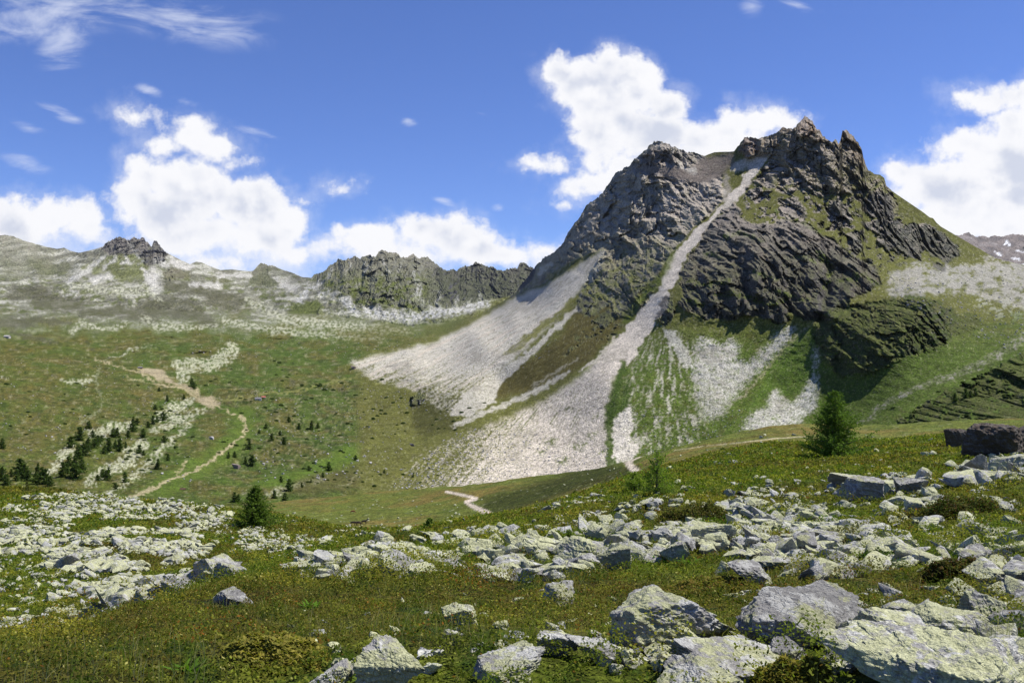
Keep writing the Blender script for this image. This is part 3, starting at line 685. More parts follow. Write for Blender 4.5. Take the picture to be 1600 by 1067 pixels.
# green mats on mid-scale benches left of the big gully
paint(fill([(1005,452),(1030,428),(1050,395),(1062,380),(1046,420),(1030,446),(1000,480),(985,505),(968,505)], 2), alb(100, 112, 54), 0.8)

for pts, a_ in (([(1130,375,9),(1118,420,11),(1110,470,9)], 26), ([(1185,372,8),(1180,410,10),(1175,460,8)], 26), ([(1250,360,8),(1262,400,10),(1270,440,8)], 34), ([(1325,400,8),(1335,430,9),(1320,465,8)], 30),
                ([(1215,372,5),(1228,420,8),(1238,480,8)], -34), ([(1292,380,4),(1296,430,5),(1284,500,6)], -60), ([(1152,385,4),(1150,440,5),(1160,480,5)], -24), ([(1090,400,4),(1085,450,5)], -14),
                ([(1005,285,8),(975,350,9),(935,420,9)], 34), ([(1060,310,8),(1025,370,9),(985,440,9)], 30), ([(1105,320,6),(1065,360,7),(1040,395,7)], 22), ([(1030,310,5),(1000,360,6),(960,430,6)], -30), ([(965,300,5),(935,360,6),(900,420,6)], -26),
                ([(1080,330,4),(1045,380,4)], -16), ([(1235,225,6),(1225,260,7),(1200,300,6)], 20), ([(1290,240,6),(1300,280,7),(1310,320,5)], 22), ([(1265,230,4),(1268,280,4)], -16), ([(1345,285,5),(1375,320,6),(1410,360,6)], 18)):
    BUL += blur(stroke(pts, 0.6), 3)*a_
RR = fill([(1150,300),(1200,255),(1300,225),(1400,330),(1500,400),(1440,420),(1380,430),(1320,400),(1280,350),(1200,350),(1110,350)], 4)
m = RR*sstep(0.16, 0.36, nB*0.9+nC*0.45+np.roll(nA, 211, 1)*0.25)*(1-SCREE); ROCK[:] = np.maximum(ROCK, m*0.75); paint(m, RK2, 0.85)
RL = fill([(900,480),(950,470),(1010,450),(1045,405),(1040,440),(1000,500),(960,530),(920,545),(880,560),(900,520)], 4)
m = RL*sstep(0.15, 0.4, nB*0.9+nC*0.45)*(1-SCREE); ROCK[:] = np.maximum(ROCK, m*0.6); paint(m, RK2, 0.8)
# light debris specks everywhere on the high slopes
paint(MG*sstep(0.40, 0.55, nD*0.7+nC*0.35)*(1-SCREE)*sstep(620, 430, gy), alb(176, 168, 156), 0.6)
paint(MG*sstep(0.46, 0.6, nD*0.7+nC*0.3)*(1-SCREE), alb(176, 172, 160), 0.5)

# ---- far range
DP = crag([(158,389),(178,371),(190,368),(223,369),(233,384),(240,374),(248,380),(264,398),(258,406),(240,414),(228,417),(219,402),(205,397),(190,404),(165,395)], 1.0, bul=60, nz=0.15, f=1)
paint(DP, alb(78, 78, 84), 0.95); paint(stroke([(200,378,2),(210,395,2),(222,415,2.5),(228,430,2)], 0.6), alb(160, 160, 158), 0.7)  # dark tone of this peak is a cloud shadow painted into the rock colour
paint(fill([(125,420),(170,400),(210,400),(235,420),(225,440),(180,440),(150,425)], 3, 0.3, nB, 0.8), alb(118, 120, 90), 0.8)
for pts in ([(165,400,2),(150,412,3),(130,430,5),(105,440,4)], [(182,404,2),(160,420,3)], [(195,402,2),(205,412,4),(190,410,3)], [(222,420,2),(232,435,5),(246,448,8)], [(240,425,6),(238,440,9)], [(145,437,6),(170,432,6)], [(270,410,6),(300,420,5)], [(245,408,5),(262,415,3)],
            [(340,432,3),(400,430,3)], [(430,440,5),(460,450,8)], [(300,446,3),(340,446,4)]):
    paint(stroke(pts, 0.8), alb(216, 212, 206), 0.8)
m = crag([(250,422),(270,418),(298,426),(296,437),(262,436)], 0.8, bul=18); paint(m, alb(126, 118, 110), 0.8)
m = crag([(325,436),(345,432),(360,440),(345,445)], 0.7, bul=14); paint(m, alb(120, 114, 104), 0.8)
m = crag([(400,424),(402,412),(416,411),(424,420),(418,430),(440,446),(420,450),(402,446),(385,450),(395,432)], 0.9, bul=30, f=2); paint(m, alb(112, 112, 104), 0.8)
m = crag([(0,366),(20,368),(60,385),(60,420),(30,440),(0,440)], 0.35); paint(m, alb(148, 148, 136), 0.5)
m = crag([(45,410),(100,405),(112,415),(100,432),(60,430)], 0.4, bul=-14); paint(m, alb(112, 114, 100), 0.7)
MR = crag([(485,436),(503,424),(528,400),(556,399),(600,386),(625,398),(645,393),(668,398),(692,420),(720,420),(745,406),(781,423),(820,408),(840,416),(830,440),(800,464),(770,466),(740,474),(700,484),(668,476),(655,492),(640,480),(615,484),(592,474),(560,484),(548,462),(520,456),(500,444)], 1.0, bul=40, nz=0.2, f=2)
paint(MR, alb(138, 136, 128), 0.95); paint(MR*sstep(0.0, 0.4, nC*0.9+nB*0.4), alb(104, 102, 98), 0.6); paint(MR*sstep(-0.1, 0.35, nB+nC*0.6)*sstep(418, 448, gy)*sstep(690, 650, gx), alb(110, 118, 74), 0.85)
paint(MR*sstep(652, 700, gx+nB*8)*sstep(484, 462, gy), alb(80, 80, 86), 0.9)  # right part darkened: cloud shadow on the ridge, put into its colour
BUL += blur(fill([(585,400),(610,392),(640,400),(640,470),(600,480),(575,470)], 3), 10)*70 + blur(fill([(520,405),(545,405),(560,470),(540,480),(515,440)], 3), 8)*45
for pts in ([(500,445,3),(480,455,5),(470,470,7)], [(515,452,2),(500,462,3)], [(598,404,1.5),(604,420,2),(610,430,1)], [(646,425,2),(650,445,1.5),(652,470,3)], [(565,480,3),(580,488,6),(600,492,6),(640,498,8),(680,492,6),(720,486,6),(760,476,5)], [(672,470,1.5),(676,486,3)], [(735,466,1.5),(728,480,3)], [(700,480,2),(690,492,3)], [(617,484,1.5),(620,494,2)], [(590,478,2),(594,488,3)], [(540,470,5),(556,488,6)], [(520,420,1.2),(512,440,2)], [(548,412,1.2),(540,432,1.8)], [(575,410,1),(570,430,1.4)], [(628,408,1.2),(622,428,1.6)], [(655,440,1.5),(660,478,3)], [(688,455,1.5),(684,482,3)], [(715,462,1.5),(712,480,3)], [(750,455,1.3),(752,472,3)], [(500,436,2),(490,450,3)]):
    paint(stroke(pts, 0.8)*sstep(-0.5, 0.1, nC), alb(216, 214, 210), 0.85)
for pts, a_ in (([(532,405,4),(540,440,6),(530,460,7)], 50), ([(560,402,3),(566,430,4),(556,470,5)], -50), ([(600,392,4),(590,430,7),(585,470,8)], 60), ([(618,400,3),(622,440,4),(618,480,5)], -50),
                ([(645,398,4),(648,430,6),(640,470,7)], 55), ([(662,410,3),(666,450,5)], -45), ([(685,420,4),(700,455,6)], 40), ([(720,425,3),(712,460,5)], -40), ([(745,412,5),(752,450,6)], 40), ([(785,425,3),(780,455,4)], -36),
                ([(190,372,3),(186,395,4)], 30), ([(205,376,2),(206,398,3)], -36), ([(222,374,3),(224,405,4)], 34), ([(234,386,2),(234,412,3)], -40), ([(246,380,2),(248,408,3)], 30), ([(20,370,8),(60,420,12),(60,450,10)], 60), ([(90,392,8),(80,430,12)], -70), ([(140,392,5),(120,430,8)], 50), ([(300,412,5),(310,440,8)], 50), ([(345,424,4),(330,450,6)], 40)):
    BUL += blur(stroke(pts, 0.8), 2)*a_
# far right ridge (with snow patches)
FR = sstep(1475, 1490, gx)*sstep(425, 412, gy - (gx-1500)*0.12)*0
SCREE = np.clip(SCREE, 0, 1)

_f = SCREE*sstep(0.22, 0.5, nC*0.6+nD*0.5)*sstep(470, 640, gy)
paint(_f, alb(104, 108, 72), 0.6)
paint(SCREE*sstep(0.2, 0.6, nA+nB*0.4), alb(176, 168, 158), 0.45)
_g = np.clip((C[..., 1]-C[..., 2])/np.maximum(C[..., 1], 1e-3)/0.45, 0, 1); C[..., 2] *= 1-0.38*_g; C[..., 0] *= 1-0.06*_g
C = C.astype(np.float32)
def samp(A, px, py):
    u = np.clip(px-CX0, 0, CW-1.001); v = np.clip(py-CY0, 0, CH-1.001); i = u.astype(int); j = v.astype(int); fu = (u-i); fv = (v-j)
    if A.ndim == 3: fu = fu[..., None]; fv = fv[..., None]
    return (A[j, i]*(1-fu)+A[j, i+1]*fu)*(1-fv)+(A[j+1, i]*(1-fu)+A[j+1, i+1]*fu)*fv

# ------------------------------------------------------------------ distances
class RBF:
    def __init__(s, pts):
        P = np.array(pts, float); s.c = P[:, :2]/300.0; y = np.log(P[:, 2]); n = len(P)
        K = s.k(np.linalg.norm(s.c[:, None]-s.c[None], axis=-1)) + np.eye(n)*0.004
        Q = np.hstack([np.ones((n, 1)), s.c]); A = np.block([[K, Q], [Q.T, np.zeros((3, 3))]])
        s.w = np.linalg.solve(A, np.concatenate([y, np.zeros(3)])); s.n = n
    def k(s, r): return np.where(r > 0, r*r*np.log(np.maximum(r, 1e-9)), 0)
    def __call__(s, px, py):
        x = px/300.0; y = py/300.0; o = s.w[s.n]+s.w[s.n+1]*x+s.w[s.n+2]*y
        for (cx, cy), wi in zip(s.c, s.w[:s.n]):
            r2 = (x-cx)**2+(y-cy)**2; o = o+wi*0.5*r2*np.log(np.maximum(r2, 1e-12))
        return np.exp(o)
D3 = [(-300,800,400),(-300,700,560),(-300,600,900),(-300,520,1700),(-300,470,2600),
 (0,800,440),(0,740,560),(0,690,700),(0,640,900),(0,590,1150),(0,540,1700),(0,500,2500),(0,468,3100),
 (200,800,440),(200,745,600),(200,690,800),(200,640,1030),(200,590,1350),(200,540,2000),(200,500,2750),(200,478,3200),
 (400,800,450),(400,745,640),(400,690,860),(400,640,1100),(400,590,1500),(400,540,2150),(400,500,2900),(400,485,3250),
 (560,800,480),(560,745,660),(560,690,900),(560,640,1180),(560,590,1560),(560,545,2150),(560,515,2800),(560,500,3100),
 (660,780,560),(660,745,690),(680,690,900),(650,640,1180),(650,590,1420),(650,550,1900),(690,520,2500),(700,505,2900),
 (760,488,2800),(800,462,2500),(830,431,2250),(886,365,1880),(946,295,1800),(1027,220,1650),(1100,243,1600),(1173,213,1520),(1257,183,1450),(1324,204,1400),(1385,290,1350),(1470,354,1400),(1557,404,1500),(1600,416,1550),(1900,470,1700),
 (800,500,1740),(750,530,1640),(860,450,1700),(930,402,1570),(1000,330,1560),(965,400,1500),(900,482,1400),(980,500,1180),(850,560,1220),(780,600,1250),(1000,420,1350),(760,640,1040),(850,660,960),(1050,340,1450),(1100,330,1400),
 (800,745,740),(800,700,850),(1040,450,1150),(950,600,950),(900,730,790),(950,700,820),(1020,720,790),
 (1190,245,1480),(1180,400,1110),(1130,480,1040),(1270,480,980),(1150,600,910),(1150,660,830),(1250,640,850),(1250,250,1380),(1300,330,1260),(1450,400,1280),(1500,450,1180),(1400,432,1080),(1600,440,1330),(1450,470,900),(1450,540,820),(1350,490,905),(1350,570,835),(1500,600,745),(1350,640,780),(1600,640,640),(1600,530,830),
 (1100,740,740),(1200,720,720),(1400,710,620),(1600,700,500),(1900,700,480),(1900,560,900)]
rb3 = RBF(D3)
SK3 = [(-300,440),(0,468),(100,470),(200,480),(300,487),(400,485),(480,487),(560,500),(640,510),(700,503),(744,494),(780,474),(803,460),(812,448),(825,431),(836,417),(850,403),(867,393),(881,378),(886,365),(903,343),(917,320),(934,309),(946,295),(962,270),(982,260),(990,250),(1010,234),(1016,225),(1027,220),(1044,225),(1058,232),(1072,237),(1086,239),(1100,244),(1117,238),(1147,237),(1153,228),(1163,216),(1173,213),(1184,218),(1190,214),(1201,213),(1215,206),(1219,204),(1224,197),(1229,202),(1235,200),(1242,201),(1246,194),(1251,190),(1257,182),(1263,184),(1269,190),(1273,196),(1276,203),(1281,203),(1284,211),(1293,218),(1301,223),(1305,217),(1311,223),(1314,219),(1316,205),(1323,203),(1327,207),(1332,212),(1340,222),(1346,233),(1349,246),(1353,258),(1357,266),(1366,272),(1376,274),(1382,278),(1385,291),(1397,301),(1425,320),(1440,330),(1453,340),(1458,341),(1463,348),(1470,354),(1492,367),(1523,385),(1557,404),(1594,413),(1900,470),(2000,490)]
def relief(px, py, Y, k=1.0, sa=1.0):
    """crags: real relief, pushed out of the slope towards the open side; px,py only pick where rock is"""
    r = samp(ROCK, px, py); b = samp(BUL, px, py)
    X = (px-800)/F*Y; Z = (HZ-py)/F*Y
    wxx = X+fbm2(X/60, Z/60, 3, 101)*22*k; wzz = Z+fbm2(X/60+7, Z/60, 3, 103)*22*k
    fx = X*0.97+Z*0.18; fz = Z+0.12*(Y-1200)-X*0.1
    j = fbm2(X/11, Z/14, 3, 105)*3.0*k
    ww = wxx-X; wz = wzz-Z
    sA = blocks2((fx+ww)/(34*k), (fz+wz)/(95*k), 107, 0.8)[0]
    sB = blocks2((fx+ww*0.6+j)/(15*k), (fz+wz*0.6+j)/(34*k), 109, 0.8)[0]
    sC = blocks2((fx+j)/(7*k), (fz-j)/(14*k), 113, 0.9)[0]
    sD = blocks2((fx+j)/(3.4*k), (fz-j)/(5.5*k), 117, 1.0)[0]
    h = 13*ridged2((X+ww*0.35)/21, Z/170+Y/900, 2, 123) + 18*sA + 11*sB + 6.5*sC + 3.2*sD
    h = h + 26*ridged2(wxx/(75*k), (wzz+0.3*X)/(230*k), 3, 119) + 8*ridged2(wxx/(24*k), wzz/(50*k), 2, 121)
    b = b*0.5
    rs = sstep(0.0, 0.9, r)
    soft = 2.5*fbm2(X/45, Y/45+Z/30, 4, 131)+1.0*fbm2(X/9, Z/6, 3, 137)
    if sa > 1: soft = sa*(9*ridged2(wxx/150, (wzz+X*0.3)/260, 4, 133)+4*fbm2(X/60, Z/50, 4, 135)+2*fbm2(X/18, Z/14, 3, 139))/k
    return (rs*(h-36)*k + b + soft*(1-0.7*rs)*k), r

def normals(P):
    du = np.gradient(P, axis=1); dv = np.gradient(P, axis=0)
    n = np.cross(du, dv); n /= np.maximum(np.linalg.norm(n, axis=-1, keepdims=True), 1e-9)
    return n*np.sign(n[..., 2:3]+1e-9)

def relief_sheet(name, cols, sky, pbot, rb, nrow, mat, k=1.0, back=900, drop=0.5, jag=1.0, vh=0.0, ledge=0.8, flatness=False, sa=1.0):
    top = pint(cols, sky)
    rk = samp(ROCK, cols, top+5)
    top = top + (fbm2(cols/3.1, cols*0, 3, 141)*2.6*rk + fbm2(cols/9, cols*0, 3, 143)*1.6*(0.15+rk))*jag
    bot = pint(cols, pbot)
    t = np.linspace(0, 1, nrow)[:, None]
    py = bot + (top-bot)*t; px = np.broadcast_to(cols, py.shape)
    Y = rb(px, py)
    h, r = relief(px, py, Y, k, sa)
    steep = (Y/F)*np.abs(np.gradient(py, axis=0))/np.maximum(np.abs(np.gradient(Y, axis=0)), 1e-6)
    sf = np.clip(steep/0.55, 0.12, 1.0); hz = h*(1-sf)*0.22*np.clip(steep/0.2, 0, 1)
    h = h*sf
    if vh:
        xa = (px-800)/F*Y
        hv = 42*fbm2(xa/230, Y/420, 3, 155)+9*ridged2(xa/80, Y/150, 3, 157)+3.5*fbm2(xa/26, Y/60, 3, 159)
        h = h + hv*(1-sstep(0, .5, r))*sstep(760, 620, px+(py-600)*0.4)*sstep(430, 650, Y)*sstep(0.0, 0.06, 1-t)*np.clip(Y/1200, 0.35, 1.6)
    edge = sstep(0, 0.02, 1-t)                      # the rim keeps its distance
    Y = Y - h*(0.35+0.65*edge)
    X = (px-800)/F*Y; Z = (HZ-py)/F*Y + hz*edge*(t > 0.05)
    if vh: Z = Z + vh*fbm2(X/120, Y/150, 4, 151)*sstep(0.0, 0.1, 1-t)*(1-sstep(0, .5, r))*sstep(760, 640, px)
    if vh: Z = Z + 1.2*fbm2(X/28, Y/40, 4, 153)*sstep(0.0, 0.1, 1-t)*(1-sstep(0, .5, r))*sstep(760, 640, px)
    P = np.stack([X, Y, Z], -1)
    N = normals(P)
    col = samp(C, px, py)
    # grass settles on ledges of the crags, not on faces
    led = sstep(0.62, 0.88, N[..., 2])*sstep(0.15, 0.5, r)*ledge
    lo = sstep(1.0, 0.35, (Z-Z.min())/(Z.max()-Z.min()+1e-6))
    deb = sstep(455, 330, py + 25*fbm2(px/18, py/12, 3, 163))
    lcol = alb(100, 106, 52)[None, None]*(1-deb[..., None]) + alb(196, 184, 170)[None, None]*deb[..., None]
    a_ = (led*(1-samp(GRS, px, py)*0.6)*0.8)[..., None]
    col = col*(1-a_) + lcol*a_
    # far side of the ridge
    nb = 14; rows = []; cb = []
    last = P[-1]
    for i in range(1, nb+1):
        q = last.copy(); q[:, 1] += back*(i/nb)**1.2; q[:, 0] += (last[:, 0]/last[:, 1])*back*(i/nb)**1.2*0.6
        q[:, 2] -= drop*back*(i/nb)**1.3 - 8*k*fbm2(q[:, 0]/60, q[:, 1]/60, 3, 161)
        rows.append(q); cb.append(col[-1])
    P = np.concatenate([P, np.array(rows)], 0); col = np.concatenate([col, np.array(cb)], 0)
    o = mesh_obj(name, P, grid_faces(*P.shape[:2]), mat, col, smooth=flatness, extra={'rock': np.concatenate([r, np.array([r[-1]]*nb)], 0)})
    return struct(o), P

Q = 1.0
cols3 = np.arange(-280, 1960, 1.55)
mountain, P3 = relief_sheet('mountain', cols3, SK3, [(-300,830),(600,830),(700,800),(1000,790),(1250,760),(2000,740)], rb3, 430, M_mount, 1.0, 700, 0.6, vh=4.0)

rb4 = RBF([(-300,540,2700),(-300,450,3500),(-300,380,4200),(0,540,2800),(0,470,3150),(0,420,3700),(0,366,4300),(110,540,2850),(120,450,3400),(110,392,4300),(200,540,2900),(200,480,3230),(200,430,3700),(200,371,4200),
 (320,540,2950),(320,485,3300),(320,440,3900),(330,415,4600),(450,540,2950),(450,490,3280),(450,450,3900),(450,425,4600),(500,540,2900),(520,490,3250),(520,450,3550),(500,428,4000),(600,550,2900),(600,500,3200),(600,460,3450),(600,390,3900),
 (700,550,2900),(700,500,3100),(700,460,3500),(700,421,4100),(760,520,2950),(760,460,3500),(745,409,4050),(830,520,2900),(830,450,3500),(830,412,3850),(950,540,3000),(950,470,3700)])
SK4 = [(-300,372),(-100,362),(0,368),(6,367),(21,369),(34,375),(58,382),(79,387),(89,389),(100,387),(110,392),(123,395),(142,391),(160,386),(165,380),(178,373),(190,370),(199,375),(209,371),(215,374),(223,371),(231,379),(236,386),(240,377),(245,377),(252,387),(262,396),(278,404),(297,413),(306,409),(315,410),(328,416),(344,422),(362,421),(378,423),(394,424),(400,418),(405,412),(414,412),(419,416),(425,414),(437,420),(456,426),(472,433),(487,434),(491,428),(503,426),(515,415),(525,409),(529,403),(537,409),(542,405),(556,401),(562,404),(575,398),(587,401),(592,393),(600,389),(606,395),(622,395),(625,402),(637,402),(645,396),(653,404),(665,401),(678,409),(690,420),(700,422),(712,423),(722,417),(737,414),(745,409),(750,413),(762,415),(781,423),(794,421),(809,417),(812,412),(820,409),(828,417),(850,424),(900,432),(1000,470)]
cols4 = np.arange(-280, 960, 1.5)
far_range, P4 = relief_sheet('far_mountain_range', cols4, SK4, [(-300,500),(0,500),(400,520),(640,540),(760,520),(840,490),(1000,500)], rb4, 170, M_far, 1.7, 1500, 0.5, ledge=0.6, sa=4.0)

# ridge far away on the right with old snow
rb5 = RBF([(1440,420,4300),(1440,360,5200),(1600,450,4200),(1600,368,5400),(1900,480,4200),(1900,390,5300),(1520,410,4500),(1520,368,5300)])
SK5 = [(1400,400),(1460,380),(1492,368),(1504,367),(1509,364),(1513,362),(1518,366),(1524,370),(1537,369),(1545,371),(1554,368),(1565,370),(1575,367),(1588,366),(1600,368),(1650,362),(1700,368),(1900,384)]
_sv = (C.copy(), ROCK.copy())
mm = (gx > 1430)
C[:] = np.where(mm[..., None], alb(140, 130, 124), C); paint(mm*sstep(-0.1, 0.5, nB), alb(112, 108, 108), 0.7); paint(mm*sstep(0.1, 0.5, -nB), alb(158, 152, 148), 0.6)
ROCK[:] = np.where(mm, 0.55, ROCK)
for pts in ([(1568,379,1),(1580,383,1.6)], [(1555,394,1),(1562,398,1.4)], [(1580,402,1.2),(1594,407,1.8)], [(1572,413,1.5),(1600,415,2)], [(1590,390,1),(1604,394,1.4)]): paint(stroke(pts, 0.4), np.array([0.78,0.79,0.8]), 1.0)
cols5 = np.arange(1400, 1900, 2.0)
far_ridge, P5 = relief_sheet('far_ridge', cols5, SK5, [(1400,430),(1600,470),(1900,520)], rb5, 60, M_far, 1.8, 1500, 0.4, ledge=0.1, sa=2.0)
C, ROCK = _sv

# ------------------------------------------------------------------ near ground meshes
PATH1 = [(698,768,4.0),(712,771,4),(735,776,4.5),(745,779,5),(728,784,5.5),(737,790,6.5),(752,797,8),(770,806,9)]
PATH2 = [(1002,711,5),(988,716,8),(981,723,10),(988,731,11),(998,740,12),(1010,750,12)]
PATH3 = [(1050,704,0.8),(1100,697,1.1),(1150,692,1.5),(1210,685,1.7),(1260,682,1.4)]
def near_col(x, y, z):
    Y = np.maximum(y, 0.5); px = 800+F*x/Y; py = HZ-F*z/Y
    soil = heath_col(x, y)*0.85
    big = fbm2(x/35, y/45, 4, 171); md = fbm2(x/6, y/9, 4, 173); fn = fbm2(x/1.5, y/2.5, 3, 175)
    mead = np.broadcast_to(alb(112, 118, 62), soil.shape).copy()
    mead = mixc(mead, alb(134, 118, 74), sstep(-0.2, 0.5, big))
    mead = mixc(mead, alb(92, 108, 52), sstep(0.0, 0.5, md)*0.6)
    # darker heath on the hummock between meadow and fan
    hm = sstep(0, 12, 12-seg_dist(px, py, [(770,792,1),(860,765,1),(930,742,1),(990,745,1)])*0.42)*sstep(130, 170, Y)*(px > 745)*(px < 1010)
    mead = mixc(mead, alb(64, 70, 34), np.clip(hm*1.5, 0, 1)*0.9)
    mead = mixc(mead, alb(170, 168, 150), sstep(0.5, 0.62, fn*0.8+md*0.3)*0.5)
    mead = mixc(mead, alb(74, 82, 42), sstep(0.25, 0.5, -md+fn*0.3)*0.35)
    t = sstep(75, 150, Y + md*30)
    mead = mead*np.array([0.97, 1, 0.68]); soil = soil*np.array([1, 1, 0.7])
    c = soil + (mead-soil)*t[..., None]
    return c, px, py
def paths(c, px, py, Y):
    for pth, y0, y1 in ((PATH1, 150, 420), (PATH2, 95, 260), (PATH3, 95, 400)):
        m = (1-sstep(0.35, 0.62, seg_dist(px, py*1.0, [(a, b, ww) for a, b, ww in pth])))*(Y > y0)*(Y < y1)
        c = mixc(c, alb(222, 208, 186) if pth is not PATH3 else alb(190, 180, 140), m)
    return c
def ground_sheet(name, Y0, Y1, nr, mat, px0=-3500, px1=5100, behind=False):
    inner = np.arange(-200, 1801, 3.0 if Y0 > 50 else 3.4)
    lft = -200 - np.cumsum(np.linspace(4, 90, 70)); rgt = 1800+np.cumsum(np.linspace(4, 90, 70))
    cols = np.concatenate([lft[::-1], inner, rgt])
    Ys = np.exp(np.linspace(math.log(Y0), math.log(Y1), nr))[:, None]
    px = np.broadcast_to(cols, (nr, len(cols))); Y = np.broadcast_to(Ys, px.shape)
    X = (px-800)/F*Y; Z = gz(X, Y)
    c, ppx, ppy = near_col(X, Y, Z)
    c = paths(c, ppx, ppy, Y)
    P = np.stack([X, Y, Z], -1)
    if behind:
        b = P[0].copy(); rows = []
        for yy in (-40, -12, -3, -0.5):
            q = b.copy(); q[:, 1] = yy; q[:, 0] = np.linspace(-60, 60, len(cols)); q[:, 2] = -1.45+0.05*q[:, 0]+0.03*abs(yy); rows.append(q)
        P = np.concatenate([np.array(rows), P], 0); c = np.concatenate([np.repeat(c[:1], 4, 0), c], 0)
    return struct(mesh_obj(name, P, grid_faces(*P.shape[:2]), mat, c, extra={'rock': np.zeros(P.shape[:2])}))
ground_sheet('hillside', 0.6, 110, 620, M_hill, behind=True)
ground_sheet('meadow', 110, 460, 330, M_mead)

# ------------------------------------------------------------------ stones
_ico = {}
def ico(sub):
    if sub not in _ico:
        bm = bmesh.new(); bmesh.ops.create_icosphere(bm, subdivisions=sub, radius=1.0)
        V = np.array([v.co[:] for v in bm.verts]); Fc = np.array([[v.index for v in f.verts] for f in bm.faces]); bm.free()
        V /= np.linalg.norm(V, axis=1, keepdims=True)
        _ico[sub] = (V, Fc)
    return _ico[sub]
def noise3(P, s, seed, o=3):
    return (fbm2(P[:, 0]*s+P[:, 2]*0.7*s, P[:, 1]*s-P[:, 2]*0.5*s, o, seed)+fbm2(P[:, 2]*s+P[:, 1]*0.3*s, P[:, 0]*s*0.8+4, o, seed+1))*0.6
def rock_shape(seed, sub, dims=(1, 0.8, 0.55), npl=13, rough=0.05, sharp=45.0, strata=0.018):
    """angular block: a broken polytope with rounded arrises, bedding steps and chips; half sizes = dims, centred"""
    r = np.random.default_rng(seed); V, Fc = ico(sub)
    n = r.normal(size=(npl, 3)); n /= np.linalg.norm(n, axis=1, keepdims=True)
    n = np.vstack([n, [[0.1*r.normal(), 0.1*r.normal(), 1]], [[0.15*r.normal(), -1, 0.2*r.normal()]]]); n /= np.linalg.norm(n, axis=1, keepdims=True)
    d = r.uniform(0.5, 1.0, len(n)); d[-2] = min(d[-2], 0.7)
    q = np.maximum(V@n.T, 1e-3)/d
    rad = 1.0/(np.sum(q**sharp, axis=1)**(1/sharp))
    P = V*rad[:, None]
    if rough:
        ax = n[-2]; hgt = P@ax
        st = np.abs(((hgt*5+noise3(P, 1.2, seed)*1.2) % 1.0)-0.5)*2
        k = 1 + rough*noise3(P, 2.2, seed+3, 4) + rough*0.5*noise3(P, 7.0, seed+5, 2) + strata*(st > 0.45)*1.0
        P = P*k[:, None]
    P = P-(P.max(0)+P.min(0))/2
    P = P/np.maximum(np.abs(P).max(0), 1e-6)*np.array(dims)
    return P, Fc
def rotm(yaw, pitch=0, roll=0):
    return np.array((Matrix.Rotation(yaw, 3, 'Z') @ Matrix.Rotation(pitch, 3, 'X') @ Matrix.Rotation(roll, 3, 'Y')))

FOOT = []
def hero(px, pyb, wpx, hpx, seed, label, depth=0.8, yaw=0, pitch=0, roll=0, mat=None, name='boulder', sub=6, sink=0.22, rough=0.11, npl=12, group=None, dy=0.0, sharp=60.0, lift=0.0):
    x, Y, z = at(px, pyb); w_ = wpx/F*Y; h_ = hpx/F*Y
    P, Fc = rock_shape(seed, sub, (0.5, 0.5*depth, 0.5*hpx/wpx*(1+sink)), npl, rough, sharp)
    P = P@rotm(yaw, pitch, roll).T
    ext = P.max(0)-P.min(0)
    P[:, 0] *= w_/ext[0]; P[:, 1] *= w_/ext[0]; P[:, 2] *= h_*(1+sink)/ext[2]
    me = mesh_obj(name, P, Fc, mat or M_rock, smooth=False, ncorner=3)
    yc_ = Y+P[:, 1].max()*0.4+dy; zc_ = min(z, float(gz(np.array([x]), np.array([yc_]))[0]))
    me.location = (x, yc_, zc_ - P[:, 2].min() - sink*h_ + lift*h_)
    FOOT.append((x, me.location.y, (P[:, 0].max()-P[:, 0].min())*0.46, (P[:, 1].max()-P[:, 1].min())*0.46))
    tag(me, label, 'boulder', group)
    return me
R = math.radians
